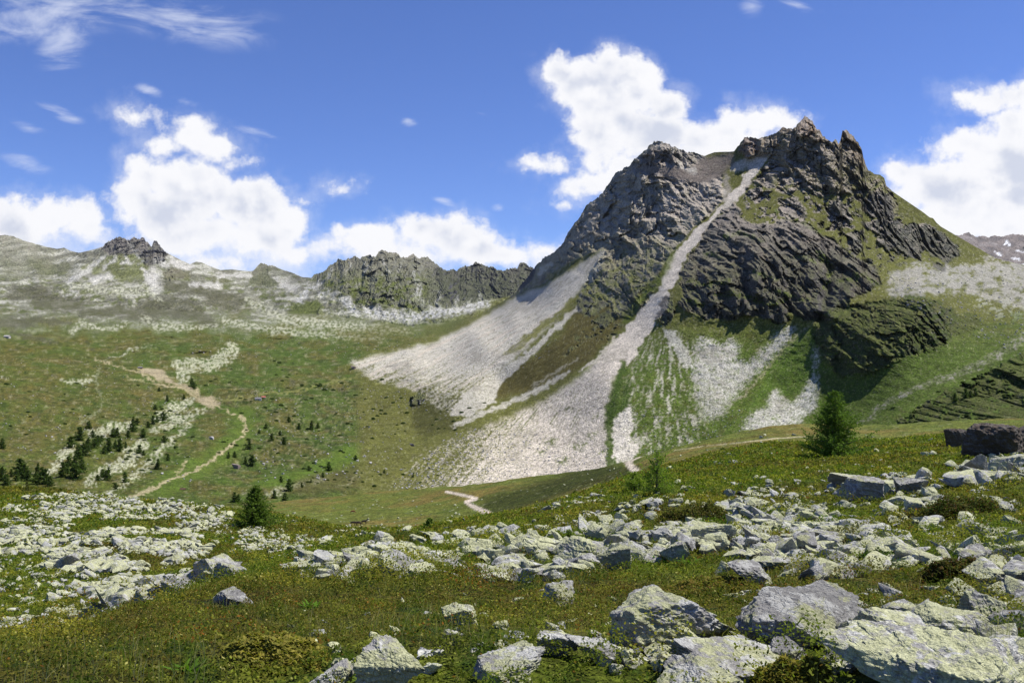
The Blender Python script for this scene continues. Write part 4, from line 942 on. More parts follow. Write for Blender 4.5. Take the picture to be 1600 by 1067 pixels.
HEROES = [
 (1047,1012,205,92,3,'large lichen crusted boulder with a dark undercut front face in the heath',0.7,0.2,0.1,-0.10,7),
 (1262,1008,222,88,12,'widest yellow and white lichen boulder behind the long front slab',0.75,-0.1,0.15,0.05,7),
 (1405,1022,130,72,23,'cracked grey green boulder wedged to the right of the widest boulder',0.8,0.5,0.2,0.1,6),
 (1470,1095,330,92,31,'longest flat yellow lichen slab along the bottom edge of the picture',0.7,0.05,0.22,-0.04,7),
 (1160,1068,215,62,42,'low tilted slab with a black shaded front just below the undercut boulder',0.7,0.1,0.15,0.06,6),
 (1085,1100,150,66,47,'dark sided wedge of rock at the bottom edge under the low tilted slab',0.9,0.3,0.2,0.1,6),
 (1340,1035,110,52,53,'grey yellow block leaning on the long bottom slab',0.8,0.7,0.1,-0.1,6),
 (1500,1000,150,48,64,'pale streaked slab to the right of the cracked boulder',0.7,-0.2,0.1,0.02,6),
 (1538,985,76,62,67,'pointed grey and white rock standing at the right of the pale slab',0.8,0.4,0,0.4,6),
 (592,1085,108,84,71,'pointed lichen rock sticking out of the heath at the bottom edge',0.7,0.2,0.1,0.5,6),
 (492,1085,108,46,77,'rounded yellow lichen rock left of the pointed rock at the bottom edge',0.8,0.1,0,0,6),
 (805,1072,118,50,83,'tilted grey rock with thin dark cracks at the bottom edge',0.7,0.5,0.1,-0.3,6),
 (868,1026,72,38,89,'small yellow rock left of the undercut boulder',0.8,0.2,0,0.1,5),
 (925,1034,84,34,97,'flat pale rock half buried before the undercut boulder',0.7,-0.2,0,0,5),
 (1068,1016,92,46,101,'grey block lying against the foot of the undercut boulder',0.8,-0.2,0,0,5),
 (878,946,52,34,103,'small pyramid shaped stone in the heath left of the undercut boulder',0.9,0.6,0,0,5),
 (718,976,60,34,107,'lone leaning stone with a white streak in the green heath',0.7,0.3,0.2,0.35,5),
 (706,1008,36,24,109,'small grey stone just below the lone leaning stone',0.8,0.6,0.2,0.2,5),
 (1228,1045,70,40,113,'lichen block between the low tilted slab and the long bottom slab',0.8,0.9,0.1,0.1,5),
 (1168,918,66,38,127,'grey jointed block below the stone band',0.8,0.3,0.1,0.1,5),
 (1128,905,32,26,131,'small pointed stone left of the grey jointed block',0.8,0.3,0.1,0.3,5),
 (1570,930,100,50,137,'thick dark edged slab at the right edge above the pointed rock',0.8,0.1,0.1,-0.1,6),
 (1585,900,90,26,139,'thin slab stacked on the dark edged slab at the right edge',0.8,0.1,0.05,-0.05,5),
 (905,884,62,44,149,'tallest leaning pale block in the stone band',0.7,0.4,0.2,0.4,6),
 (958,888,58,40,151,'wedge shaped block beside the tallest leaning block',0.8,0.2,0.2,-0.2,6),
 (962,862,46,30,157,'block with a shaded front resting behind the wedge shaped block',0.8,0.1,0.2,0.1,5),
 (1108,852,92,36,163,'long flat topped block at the upper edge of the stone band',0.6,-0.25,0.1,-0.12,6),
 (1212,894,78,24,167,'low grey slab at the lower edge of the stone band',0.7,0.1,0.1,0.02,5),
 (1048,880,50,34,173,'squat block where green leaves meet the stone band',0.8,0.3,0.1,0.1,5),
 (1290,852,62,24,179,'long brown grey slab near the right end of the stone band',0.6,-0.1,0.1,0.08,5),
 (1318,898,52,28,181,'tilted oblong block near the right end of the band',0.5,-0.5,0.1,-0.3,5),
 (368,952,84,26,191,'long pale lichen slab at the edge of the near slope',0.6,-0.3,0.1,-0.2,6),
 (1346,782,78,38,193,'large double block with a shaded front on the upper slope',0.7,0.0,0.3,0.05,6),
 (1330,764,66,24,197,'pale capstone resting behind the double block',0.7,0.1,0.0,0.12,5),
 (1378,778,44,28,199,'whitish block right of the double block',0.8,0.3,0.1,0.1,5),
 (1420,772,50,26,211,'grey green block at the left of the upper right stone ridge',0.8,0.2,0.1,0,5),
 (1520,748,52,40,223,'grey pointed boulder topping the upper right stone ridge',0.8,0.3,0.1,0.15,6),
 (1580,742,64,34,227,'broad broken block on the upper right stone ridge',0.8,0.3,0.1,0.0,6),
 (1432,806,42,26,229,'cube like grey block below the upper right shrubs',0.9,0.4,0.1,0,5),
 (1505,838,22,22,233,'small split stone alone in the heath at the right',0.7,0.6,0.1,0.3,5),
 (102,890,50,26,239,'biggest flat slab in the left rock field',0.7,0.2,0.2,0.1,5),
 (600,878,44,26,241,'pale block near the left end of the stone band',0.8,0.2,0.1,0.2,5),
 (575,905,44,30,251,'jagged block below the left end of the stone band',0.8,0.5,0.1,0.1,5),
 (470,893,80,20,257,'long low slab trailing off the left end of the stone band',0.6,-0.3,0.1,-0.15,5),
 (650,905,70,22,263,'flat yellowish slab at the lower rim of the stone band',0.7,0.0,0.1,0.0,5),
 (600,860,14,10,269,'small dark topped stone above the left end of the stone band',0.8,0,0,0,4),
]
for (px, pb, ww, hh, sd, lab, dp, yw, pt, rl, sb) in HEROES:
    hero(px, pb, ww, hh, sd*7+1, lab, dp, yw, pt, rl, sub=sb, npl=7+sd % 5)
hero(1491,702,40,34, 901, 'smaller dark rock outcrop left of the great dark boulder on the hill crest', 0.8, 0.2, 0.1, 0, M_rock_dark, 'rock_outcrop', sharp=10)
hero(1562,712,104,54, 907, 'great dark brown boulder on the hill crest under the shadowed slope', 0.8, 0.1, 0.1, 0, M_rock_dark, 'rock_outcrop', sub=6, sharp=10)
hero(1612,708,60,44, 911, 'dark boulder cut by the right edge beside the great one', 0.8, 0.4, 0.1, 0, M_rock_dark, 'rock_outcrop', sharp=10)

# fields of loose stones: polygon (as seen), size range in metres, how many, heap height
BAND = 'stones heaped in the long band across the slope'; LEFTF = 'stones of the pale rock field on the left'; RIDGE = 'stones of the upper right ridge'; SCAT = 'stones scattered over the heath'
FIELDS = [
 ([(500,880),(560,856),(640,850),(700,838),(790,830),(850,850),(900,842),(960,828),(1060,815),(1110,806),(1200,795),(1290,808),(1310,835),(1200,862),(1290,880),(1200,892),(1160,880),(1070,862),(1020,880),(920,905),(850,912),(700,905),(600,896),(520,892)], 0.16, 0.55, 950, 0.20, BAND),
 ([(1100,800),(1180,788),(1290,800),(1330,822),(1420,850),(1445,880),(1380,895),(1290,905),(1200,880),(1250,860)], 0.12, 0.55, 360, 0.08, BAND),
 ([(440,885),(520,862),(560,880),(540,905),(480,915)], 0.15, 0.5, 40, 0.05, BAND),
 ([(1480,760),(1500,735),(1540,718),(1600,700),(1680,690),(1680,760),(1540,766)], 0.35, 1.2, 110, 0.25, RIDGE),
 ([(1300,775),(1360,745),(1400,750),(1450,752),(1480,760),(1480,775),(1380,780)], 0.25, 0.8, 34, 0.1, RIDGE),
 ([(1500,905),(1640,880),(1660,960),(1560,950)], 0.25, 0.6, 16, 0.1, RIDGE),
 ([(1080,800),(1100,780),(1200,765),(1290,790),(1200,800)], 0.2, 0.6, 45, 0.05, BAND),
 ([(860,830),(940,790),(1000,800),(960,825),(900,835)], 0.2, 0.55, 26, 0.03, SCAT),
 ([(780,830),(900,770),(1040,760),(1240,735),(1500,720),(1600,800),(1600,900),(1400,900),(1100,840),(900,850)], 0.12, 0.55, 560, 0.0, SCAT),
 ([(820,790),(940,765),(960,775),(840,805)], 0.25, 0.7, 30, 0.02, SCAT),
 ([(1290,935),(1420,925),(1620,930),(1620,1060),(1300,1050)], 0.08, 0.34, 90, 0.06, SCAT),
 ([(860,960),(1160,1000),(1180,1060),(880,1060)], 0.08, 0.22, 26, 0.02, SCAT),
 ([(420,960),(1000,900),(1060,920),(900,1000),(700,1060),(420,1060)], 0.04, 0.14, 60, 0.0, SCAT),
 ([(1100,900),(1500,900),(1600,1000),(1560,1060),(1100,1060)], 0.06, 0.25, 70, 0.0, SCAT),
 ([(450,845),(560,820),(640,822),(640,832),(560,838),(480,858)], 0.4, 1.1, 150, 0.05, LEFTF),
 ([(40,776),(150,766),(250,772),(330,782),(372,800),(350,815),(330,828),(260,836),(180,842),(120,836),(60,800)], 0.35, 1.25, 1900, 0.25, LEFTF),
 ([(-20,835),(60,825),(150,828),(260,826),(330,832),(300,845),(150,850),(60,862),(-20,875)], 0.4, 1.2, 650, 0.15, LEFTF),
 ([(-20,795),(40,785),(90,800),(110,815),(60,822),(-20,820)], 0.4, 1.1, 200, 0.05, LEFTF),
 ([(150,845),(240,832),(300,838),(325,858),(320,872),(250,884),(170,898),(110,896),(66,882),(75,862),(100,858),(170,870),(200,862)], 0.35, 1.1, 900, 0.15, LEFTF),
 ([(330,835),(352,800),(372,800),(350,850),(335,852)], 0.3, 0.8, 80, 0.05, LEFTF),
 ([(370,835),(400,825),(450,838),(450,858),(400,866),(375,856)], 0.35, 1.0, 200, 0.1, LEFTF),
 ([(410,870),(400,862),(500,835),(560,822),(520,842),(440,868)], 0.3, 0.9, 120, 0.04, LEFTF),
 ([(110,930),(160,912),(240,900),(260,915),(330,905),(310,930),(240,950),(170,978),(140,970),(180,935)], 0.3, 1.1, 330, 0.1, LEFTF),
 ([(-20,985),(60,965),(110,975),(105,990),(30,1000),(-20,1005)], 0.2, 0.8, 90, 0.05, LEFTF),
 ([(-20,870),(60,870),(60,1000),(-20,1000)], 0.2, 0.6, 40, 0.0, LEFTF),
 ([(60,890),(300,880),(330,900),(250,930),(120,960),(60,970)], 0.2, 0.7, 110, 0.0, LEFTF),
 ([(-60,770),(380,775),(500,840),(350,900),(-60,960)], 0.2, 0.6, 420, 0.0, LEFTF),
 ([(380,800),(480,800),(560,830),(450,880),(380,850)], 0.25, 0.8, 140, 0.0, LEFTF),
 ([(440,800),(560,780),(760,775),(800,800),(760,830),(560,826)], 0.3, 1.0, 70, 0.0, 'stones on the meadow shelf'),
 ([(800,770),(1000,700),(1260,670),(1500,670),(1480,712),(1100,740),(900,775)], 0.25, 0.9, 90, 0.0, 'stones on the grassy crest'),
]
def at_many(px, py, ymin=3.2, ymax=440.0):
    Ys = np.exp(np.linspace(math.log(ymin), math.log(ymax), 420))[:, None]
    ox = np.empty((len(px), 3))
    for a in range(0, len(px), 400):
        p = px[a:a+400][None]; q = py[a:a+400][None]
        X = (p-800)/F*Ys; YY = np.broadcast_to(Ys, X.shape); Zg = gz(X, YY); pp = HZ-F*Zg/YY
        k = np.argmax(pp <= q, axis=0); c = np.arange(p.shape[1])
        ox[a:a+400] = np.stack([X[k, c], YY[k, c], Zg[k, c]], -1)
    return ox
allst = []
for fi, (poly, s0, s1, cnt, heap, grp) in enumerate(FIELDS):
    P = np.array(poly, float); got = 0; px = []; py = []
    if grp == LEFTF: cnt = int(cnt*1.35); s0, s1 = s0*0.8, s1*0.85
    while got < cnt:
        a = rng.uniform(P[:, 0].min(), P[:, 0].max(), 4*cnt); b = rng.uniform(P[:, 1].min(), P[:, 1].max(), 4*cnt)
        ok = inpoly(a+fbm2(a/30, b/15, 3, 201)*22, b+fbm2(a/30+5, b/15, 3, 203)*10, poly)
        px.append(a[ok]); py.append(b[ok]); got += ok.sum()
    px = np.concatenate(px)[:cnt]; py = np.concatenate(py)[:cnt]
    W = at_many(px, py, 17.0 if grp == LEFTF else 3.2)
    if grp == LEFTF: kp = fbm2(W[:, 0]/7, W[:, 1]/10, 3, 209) < 0.24
    elif cnt > 600: kp = fbm2(W[:, 0]/1.6, W[:, 1]/2.2, 3, 211) < 0.35
    else: kp = np.ones(cnt, bool)
    sz = s0+(s1-s0)*rng.beta(1.1, 2.6, cnt)
    cen = fbm2(px/40, py/20, 3, 207)
    for k in range(cnt):
        if not kp[k]: continue
        lift = heap*rng.uniform(0, 1)*max(0.0, 0.5+cen[k])
        allst.append((sz[k]/W[k, 1], W[k, 0], W[k, 1], W[k, 2]+lift, sz[k], grp, px[k], py[k]))
allst.sort(key=lambda t: -t[0])
NPRO = 14
protos = []
for k in range(NPRO):
    r_ = np.random.default_rng(300+k)
    P, Fc = rock_shape(400+k, 4, (0.5, 0.5*r_.uniform(0.6, 0.9), 0.5*r_.uniform(0.35, 0.75)), 8+k % 6, 0.06)
    protos.append((P, Fc, None))
proto_me = [None]*NPRO
LAB = {BAND: 'angular pale lichen stone heaped in the long stone band across the near slope', LEFTF: 'pale stone in the large rock field on the left', RIDGE: 'angular stone on the upper right stone ridge',
       SCAT: 'single stone scattered in the heath of the near slope', 'stones on the meadow shelf': 'stone lying on the meadow shelf', 'stones on the grassy crest': 'stone lying on the grassy crest'}
NIND = 245
def pick_rot(sd): 
    r_ = np.random.default_rng(sd); return r_.uniform(0, 6.283), r_.normal()*0.35, r_.normal()*0.35
for i, (a_, x, y, z, s_, grp, px, py) in enumerate(allst[:NIND]):
    k = i % NPRO
    if proto_me[k] is None:
        o = mesh_obj('stone', protos[k][0], protos[k][1], M_rock, smooth=False); proto_me[k] = o
    else:
        o = proto_me[k].copy(); link(o)
    yw, pt, rl = pick_rot(i); o.rotation_euler = (pt, rl, yw)
    sx = rng.uniform(0.85, 1.25)
    o.scale = (s_*sx, s_, s_*rng.uniform(0.8, 1.2)); o.location = (x, y, z+s_*0.10)
    tag(o, LAB[grp], 'stone', grp)
# the many smaller stones: one mass
lo = [rock_shape(600+k, 2, (0.5, 0.5*np.random.default_rng(k).uniform(0.6, 0.9), 0.5*np.random.default_rng(k+50).uniform(0.3, 0.7)), 7+k % 5, 0.0, 30) for k in range(16)]
Vs = []; Fs = []; off = 0
for i, (a_, x, y, z, s_, grp, px, py) in enumerate(allst[NIND:]):
    P, Fc = lo[i % 16]; yw, pt, rl = pick_rot(i+5000)
    Q_ = (P*np.array([rng.uniform(0.9, 1.4), 1, rng.uniform(0.8, 1.2)]))@rotm(yw, pt*0.8, rl*0.8).T*s_ + np.array([x, y, z+s_*0.08])
    Vs.append(Q_); Fs.append(Fc+off); off += len(P)
ob = mesh_obj('rubble', np.concatenate(Vs), np.concatenate(Fs), M_rock_far, smooth=False)
tag(ob, 'countless small pale stones strewn over the slope and rock fields', 'rubble', kind='stuff')

# ------------------------------------------------------------------ ground cover of the near slope
def cover():
    inner_p0, inner_p1 = -350, 1950
    NP, NY = 920, 560
    pe = np.linspace(inner_p0, inner_p1, NP+1); ye = np.exp(np.linspace(math.log(3.0), math.log(125), NY+1))
    pc = (pe[1:]+pe[:-1])/2; yc = np.sqrt(ye[1:]*ye[:-1])
    PX, YY = np.meshgrid(pc, yc)
    area = (pe[1]-pe[0])/F*YY*(ye[1:]-ye[:-1])[:, None]
    s = np.maximum(0.014, YY*0.0020)
    X = (PX-800)/F*YY; Z = gz(X, YY)
    pp = HZ-F*Z/YY
    vis = np.minimum.accumulate(pp, axis=0) >= pp-10      # skip ground hidden behind a crest
    bare = sstep(0.35, 0.6, fbm2(X/2.2, YY/2.2, 3, 221))
    dens = 1.0/(s*s)*vis*(1-0.75*bare)*np.where(pp > 1100, 0.3, 1.0)*np.where((PX < -60) | (PX > 1660), 0.3, 1.0)
    cnt = rng.poisson(np.minimum(area*dens, 60))
    idx = np.repeat(np.arange(cnt.size), cnt.ravel())
    iy, ix = np.divmod(idx, NP)
    n = len(idx)
    px = pe[ix]+rng.random(n)*(pe[1]-pe[0]); Y = ye[iy]*(ye[iy+1]/ye[iy])**rng.random(n)
    x = (px-800)/F*Y; z = gz(x, Y)
    ok = np.ones(n, bool)
    for (fx_, fy_, ra, rb) in FOOT:
        q = np.nonzero(np.abs(x-fx_) < ra)[0]
        ok[q[((x[q]-fx_)/ra)**2+((Y[q]-fy_)/rb)**2 < 1]] = False
    x = x[ok]; Y = Y[ok]; z = z[ok]; n = len(x)
    s = np.maximum(0.014, Y*0.0020)*rng.uniform(0.6, 1.4, n)
    # cushions: low dwarf shrubs with domed tops
    cush = np.maximum(0, fbm2(x/0.6, Y/0.6, 3, 231)+0.15)*0.20 + np.maximum(0, fbm2(x/0.16, Y/0.16, 2, 233))*0.035
    jun = sstep(0.22, 0.42, fbm2(x/2.6+4, Y/2.2, 3, 235))
    tall = cush + jun*0.16*(0.6+0.8*np.maximum(0, fbm2(x/0.7, Y/0.7, 2, 237)+0.5)) + sstep(30, 90, Y)*0.12
    t = rng.random(n)**0.45
    z = z + tall*t + s*0.2
    c = heath_col(x, Y)
    c = mixc(c, alb(158, 152, 66), jun*sstep(-0.3, 0.3, fbm2(x/1.1, Y/1.1, 2, 239))*0.6)
    r = rng.random(n)
    c = mixc(c, alb(166, 172, 92), (r < 0.08)*0.35)
    c = mixc(c, alb(70, 84, 30), ((r > 0.09) & (r < 0.33))*0.8)
    c = mixc(c, alb(122, 60, 34), ((r > 0.985))*0.5)
    c = mixc(c, alb(205, 198, 150), ((r > 0.95) & (r < 0.965))*0.6)
    red = sstep(0.5, 0.62, fbm2(x/0.9, Y/0.9, 2, 241)); c = mixc(c, alb(150, 84, 44), red*(rng.random(n) < 0.2)*0.6)
    c = c*rng.uniform(0.8, 1.5, (n, 1))
    # leaf: a small pointed quad, mostly facing up, random lean
    az = rng.uniform(0, 6.283, n); el = rng.uniform(-0.5, 1.25, n)
    d = np.stack([np.cos(az)*np.cos(el), np.sin(az)*np.cos(el), np.sin(el)], -1)
    u = np.stack([-np.sin(az), np.cos(az), rng.normal(size=n)*0.4], -1); u /= np.linalg.norm(u, axis=1, keepdims=True)
    c0 = np.stack([x, Y, z], -1); L = (s*1.15)[:, None]; W_ = (s*0.42)[:, None]
    V = np.stack([c0-d*L*0.5, c0+u*W_, c0+d*L*0.6, c0-u*W_], 1).reshape(-1, 3)
    Fq = np.arange(4*n).reshape(n, 4)
    print('leaves', n)
    c[:, 2] *= 0.64; c[:, 0] *= 1.02
    o = mesh_obj('heath_leaves', V, Fq, M_leaf, np.repeat(np.clip(c, 0.004, 0.6), 4, axis=0), smooth=False)
    tag(o, 'green and brown dwarf shrub heath covering the near slope', 'heath', kind='stuff')
cover()
def grass():
    """thin pale blades and stalks"""
    n = 26000
    px = rng.uniform(-150, 1750, n); Y = np.exp(rng.uniform(math.log(3.4), math.log(45), n))
    x = (px-800)/F*Y; keep = fbm2(x/1.5, Y/1.5, 3, 251) > 0.1; x = x[keep]; Y = Y[keep]; n = len(x)
    z = gz(x, Y); h = rng.uniform(0.06, 0.2, n)*(0.8+0.01*Y); wd = np.maximum(0.0016, Y*0.00028)
    az = rng.uniform(0, 6.283, n); ln = rng.uniform(0.05, 0.7, n)
    dx = np.cos(az)*ln*h; dy = np.sin(az)*ln*h
    b = np.stack([x, Y, z], -1); m = b+np.stack([dx*0.35, dy*0.35, h*0.6], -1); t = b+np.stack([dx, dy, h], -1)
    sd = np.stack([wd, wd*0, wd*0], -1)
    V = np.stack([b-sd, b+sd, m+sd*0.7, m-sd*0.7, m-sd*0.7, m+sd*0.7, t+sd*0.15, t-sd*0.15], 1).reshape(-1, 3)
    c = np.where(rng.random((n, 1)) < 0.5, alb(196, 186, 128)[None], alb(128, 146, 60)[None])*rng.uniform(0.7, 1.2, (n, 1))
    o = mesh_obj('grass', V, np.arange(8*n).reshape(-1, 4), M_leaf, np.repeat(c, 8, axis=0), smooth=False)
    tag(o, 'thin pale grass blades standing in the heath', 'grass', kind='stuff')
grass()

# ------------------------------------------------------------------ plants with a shape of their own
def quads_to(V, Fq, C_, c0, d, u, L, W_, col):
    V.append(np.stack([c0-d*L*0.5, c0+u*W_, c0+d*L*0.6, c0-u*W_], 1).reshape(-1, 3)); C_.append(np.repeat(col, 4, axis=0))
def rosette(px, py, size, label, grp, n=26):
    x, Y, z = at(px, py); r_ = np.random.default_rng(int(px*7+py)); V = []; Fc = []; Cc = []
    k = 0
    for i in range(n):
        az = r_.uniform(0, 6.283); ln = size*r_.uniform(0.6, 1.1); el = r_.uniform(0.5, 1.25)
        d = np.array([math.cos(az)*math.cos(el), math.sin(az)*math.cos(el), math.sin(el)]); sdv = np.array([-math.sin(az), math.cos(az), 0])
        b = np.array([r_.normal()*size*0.35, r_.normal()*size*0.2, 0]); pts = []
        for t, wv in ((0, 0.25), (0.35, 1), (0.7, 0.8), (1.0, 0.05)):
            c = b+d*ln*t+np.array([d[0], d[1], 0])*ln*0.35*t*t-np.array([0, 0, 1])*ln*0.25*t*t
            pts += [c-sdv*wv*size*0.09, c+sdv*wv*size*0.09]
        V += pts; Cc += [alb(104, 140, 44)*r_.uniform(0.7, 1.3)]*8
        for q in range(3): Fc.append([k+2*q, k+2*q+1, k+2*q+3, k+2*q+2])
        k += 8
    o = mesh_obj('leafy_plant', np.array(V), np.array(Fc), M_leaf, np.array(Cc), smooth=False); o.location = (x, Y, z); tag(o, label, 'plant', grp)
rosette(1025, 884, 0.22, 'wide leafed green plant at the left before the squat block of the stone band', None, 44)
rosette(1078, 884, 0.20, 'wide leafed green plant right of its wider twin below the stone band', None, 30)
rosette(1412, 886, 0.17, 'broad green leaves growing under the small blocks at right', None, 26)
rosette(480, 952, 0.13, 'small tuft of upright green leaves in the heath left of the pointed rock', None, 16)
rosette(1290, 815, 0.25, 'upright green leaves between pale stones of the upper band', None, 18)
rosette(300, 1052, 0.10, 'little tuft of broad leaves near the bottom left', None, 14)

def shrub(px, py, wpx, hpx, label, c1, c2, n=5200, seed=1):
    """a mound of leaves on short stems"""
    x, Y, z = at(px, py); r_ = np.random.default_rng(seed); w_ = wpx/F*Y/2; h_ = hpx/F*Y
    a = r_.uniform(0, 6.283, n); rr = np.sqrt(r_.random(n)); X = np.cos(a)*rr*w_; Yv = np.sin(a)*rr*w_*0.7
    top = h_*np.sqrt(np.maximum(0, 1-rr**2))*(0.75+0.35*fbm2(X/w_*2.5, Yv/w_*2.5, 3, seed))
    Zv = top*r_.random(n)**0.4 + gz(X+x, Yv+Y)-z
    s = max(0.02, Y*0.0017)*r_.uniform(0.7, 1.3, n)
    az = r_.uniform(0, 6.283, n); el = r_.uniform(-0.4, 1.2, n)
    d = np.stack([np.cos(az)*np.cos(el), np.sin(az)*np.cos(el), np.sin(el)], -1); u = np.stack([-np.sin(az), np.cos(az), r_.normal(size=n)*0.3], -1)
    V = []; C_ = []
    col = np.where(r_.random((n, 1)) < 0.35, alb(*c2)[None], alb(*c1)[None])*r_.uniform(0.65, 1.35, (n, 1))
    quads_to(V, None, C_, np.stack([X, Yv, Zv], -1), d, u, (s*1.2)[:, None], (s*0.5)[:, None], col)
    o = mesh_obj('shrub', V[0], np.arange(4*n).reshape(-1, 4), M_leaf, C_[0], smooth=False); o.location = (x, Y, z)
    tag(o, label, 'shrub')
shrub(1495, 812, 130, 42, 'dark green and reddish low shrub under the upper right stone ridge', (84,98,40), (104,84,44), 9000, 5)
shrub(1490, 905, 110, 40, 'brownish low shrub among the stones at the right', (92,98,44), (112,88,48), 8000, 6)
shrub(1235, 1068, 130, 46, 'yellow green juniper mat beside the long bottom slab', (140,132,58), (170,156,70), 9000, 7)
shrub(430, 1030, 170, 40, 'yellow green juniper mat in the heath left of the pointed rock', (138,136,60), (172,160,76), 10000, 8)
shrub(1100, 925, 170, 24, 'olive heather mat behind the undercut boulder', (120,122,50), (140,120,58), 8000, 9)
shrub(1080, 815, 120, 34, 'brown green heath mound above the flat topped block', (92,100,42), (116,104,52), 7000, 10)
shrub(880, 855, 70, 30, 'bright green shrub mound beside the tallest leaning block', (100,124,44), (130,144,58), 5000, 11)
shrub(640, 845, 150, 16, 'dark green shrub strip above the left part of the stone band', (84,100,42), (110,112,50), 6000, 12)
shrub(1370, 880, 80, 26, 'dark green cushion right of the tilted oblong block', (76,100,38), (96,116,46), 4500, 13)

# ------------------------------------------------------------------ conifers
def conifer_data(seed, H, Rb, nlev, nb, step, leaf, airy=0.0, t0=0.06, dens=3.0, droop=0.25, c1=(92,118,50), c2=(120,146,62)):
    """trunk: tapered stem with limbs; crown: needle tufts along every limb and twig"""
    r_ = np.random.default_rng(seed); tv = []; tf = []; cp = []; cd = []
    def tube(pts, rad, sides=6):
        base = len(tv)
        for i, (p, r) in enumerate(zip(pts, rad)):
            d = np.array(pts[min(i+1, len(pts)-1)])-np.array(pts[max(i-1, 0)]); d = d/max(np.linalg.norm(d), 1e-9)
            a = np.cross(d, [0.3, 0.9, 0.1]); a /= np.linalg.norm(a); b = np.cross(d, a)
            for k in range(sides):
                an = 6.28318*k/sides; tv.append(np.array(p)+r*(a*math.cos(an)+b*math.sin(an)))
        for i in range(len(pts)-1):
            for k in range(sides):
                tf.append([base+i*sides+k, base+i*sides+(k+1) % sides, base+(i+1)*sides+(k+1) % sides, base+(i+1)*sides+k])
    bend = r_.normal(size=2)*0.02*H
    st = lambda t: np.array([bend[0]*math.sin(t*3), bend[1]*math.sin(t*2.5), t*H])
    ts = np.linspace(0, 1, 12); tube([st(t) for t in ts], [0.028*H*(1-t)**0.8+0.003*H for t in ts], 8)
    for li in range(nlev):
        t = t0+(1-t0)*(li+r_.uniform(-0.3, 0.3))/nlev; t = min(max(t, t0*0.6), 0.985)
        prof = (1-t)**0.85*(1.0 if t > 0.16 else 0.75+1.5*t)
        for bi in range(nb):
            if r_.random() < airy: continue
            az = r_.uniform(0, 6.283); L = Rb*prof*r_.uniform(0.45, 1.25)*(1+0.28*math.sin(az*2+seed)+0.2*math.sin(t*17+seed*1.7))+0.03*H*(1-t)+0.01*H
            up = r_.uniform(0.0, 0.35)+0.5*t; p0 = st(t); q = [p0]; ns = 6
            for s in range(1, ns+1):
                f = s/ns; q.append(p0+np.array([math.cos(az)*L*f, math.sin(az)*L*f, L*(up*f-droop*2.0*f*f+0.30*f**3)]))
            tube([q[0], q[2], q[4], q[6]], [0.006*H*(1-t)+0.002*H, 0.004*H*(1-t)+0.0015*H, 0.0015*H, 0.0006*H], 3)
            q = np.array(q); m = max(3, int(L/step*dens))
            for j in range(m):
                f = r_.uniform(0.12, 1.03); k = min(int(f*ns), ns-1); base = q[k]+(q[k+1]-q[k])*(f*ns-k)
                sp = L*0.30*(1.05-f)+leaf*0.5
                o = r_.normal(size=3)*np.array([sp*0.55, sp*0.55, sp*0.18]); o[2] -= abs(o[0]+o[1])*0.12+leaf*0.1
                cp.append(base+o); dd = np.array([math.cos(az), math.sin(az), -0.1])+r_.normal(size=3)*0.6; cd.append(dd/np.linalg.norm(dd))
    cp = np.array(cp); cd = np.array(cd); n = len(cp)
    u = np.cross(cd, r_.normal(size=(n, 3))); u /= np.linalg.norm(u, axis=1, keepdims=True)
    s = (leaf*r_.uniform(0.6, 1.3, n))[:, None]
    V = np.stack([cp-cd*s*0.5, cp+u*s*0.30, cp+cd*s*0.6, cp-u*s*0.30], 1).reshape(-1, 3)
    col = lerp(alb(*c1)[None], alb(*c2)[None], r_.random((n, 1)))*r_.uniform(0.7, 1.25, (n, 1))
    return (np.array(tv), np.array(tf)), (V, np.repeat(col, 4, axis=0))
def tree_obj(name, x, y, z, data, label, cat='tree', grp=None):
    e = bpy.data.objects.new(name, None); link(e); e.location = (x, y, z); tag(e, label, cat, grp)
    (tv, tf), (V, col) = data
    mesh_obj('trunk', tv, tf, M_bark, parent=e)
    mesh_obj('crown', V, np.arange(len(V)).reshape(-1, 4), M_needle, col, smooth=False, parent=e)
    return e
M_needle = leaf_mat('conifer_needles')
x, Y, z = at(1305, 716); H = 107/F*Y
tree_obj('larch_tree', x, Y, z-0.1, conifer_data(11, H, H*0.50, 44, 9, 0.085, 0.13, 0.12, 0.03, 4.0, 0.14, (86,112,44), (124,152,62)), 'tall full crowned green larch on the grassy crest at the right')
x, Y, z = at(1026, 770); H = 70/F*Y
tree_obj('larch_tree', x, Y, z-0.03, conifer_data(23, H, H*0.55, 20, 7, 0.05, 0.065, 0.15, 0.06, 3.0, 0.10, (112,138,48), (156,180,72)), 'thin bright green young larch beside a bend of the pale path')
x, Y, z = at(992, 772); H = 36/F*Y
tree_obj('larch_tree', x, Y, z-0.03, conifer_data(29, H, H*0.95, 14, 7, 0.05, 0.07, 0.1, 0.2, 3.2, 0.15, (112,134,46), (150,170,66)), 'low spreading larch sapling left of the thin young larch')
x, Y, z = at(398, 824); H = 68/F*Y
tree_obj('larch_tree', x, Y, z-0.1, conifer_data(37, H, H*0.50, 38, 9, 0.10, 0.15, 0.06, 0.03, 3.8, 0.16, (84,108,42), (120,146,56)), 'dark green larch growing in the rock field left of the meadow')
x, Y, z = at(671, 828); H = 20/F*Y
tree_obj('larch_tree', x, Y, z-0.05, conifer_data(41, H, H*0.45, 12, 6, 0.2, 0.2, 0.1, 0.05, 3.0, 0.15, (84,108,42), (112,138,54)), 'small round larch alone at the lower rim of the meadow')
x, Y, z = at(42, 770); H = 20/F*Y
tree_obj('larch_tree', x, Y, z-0.05, conifer_data(43, H, H*0.4, 12, 6, 0.2, 0.18, 0.1, 0.05, 3.0, 0.15, (84,92,40), (110,116,50)), 'small brownish larch on the rim of the left rock field')
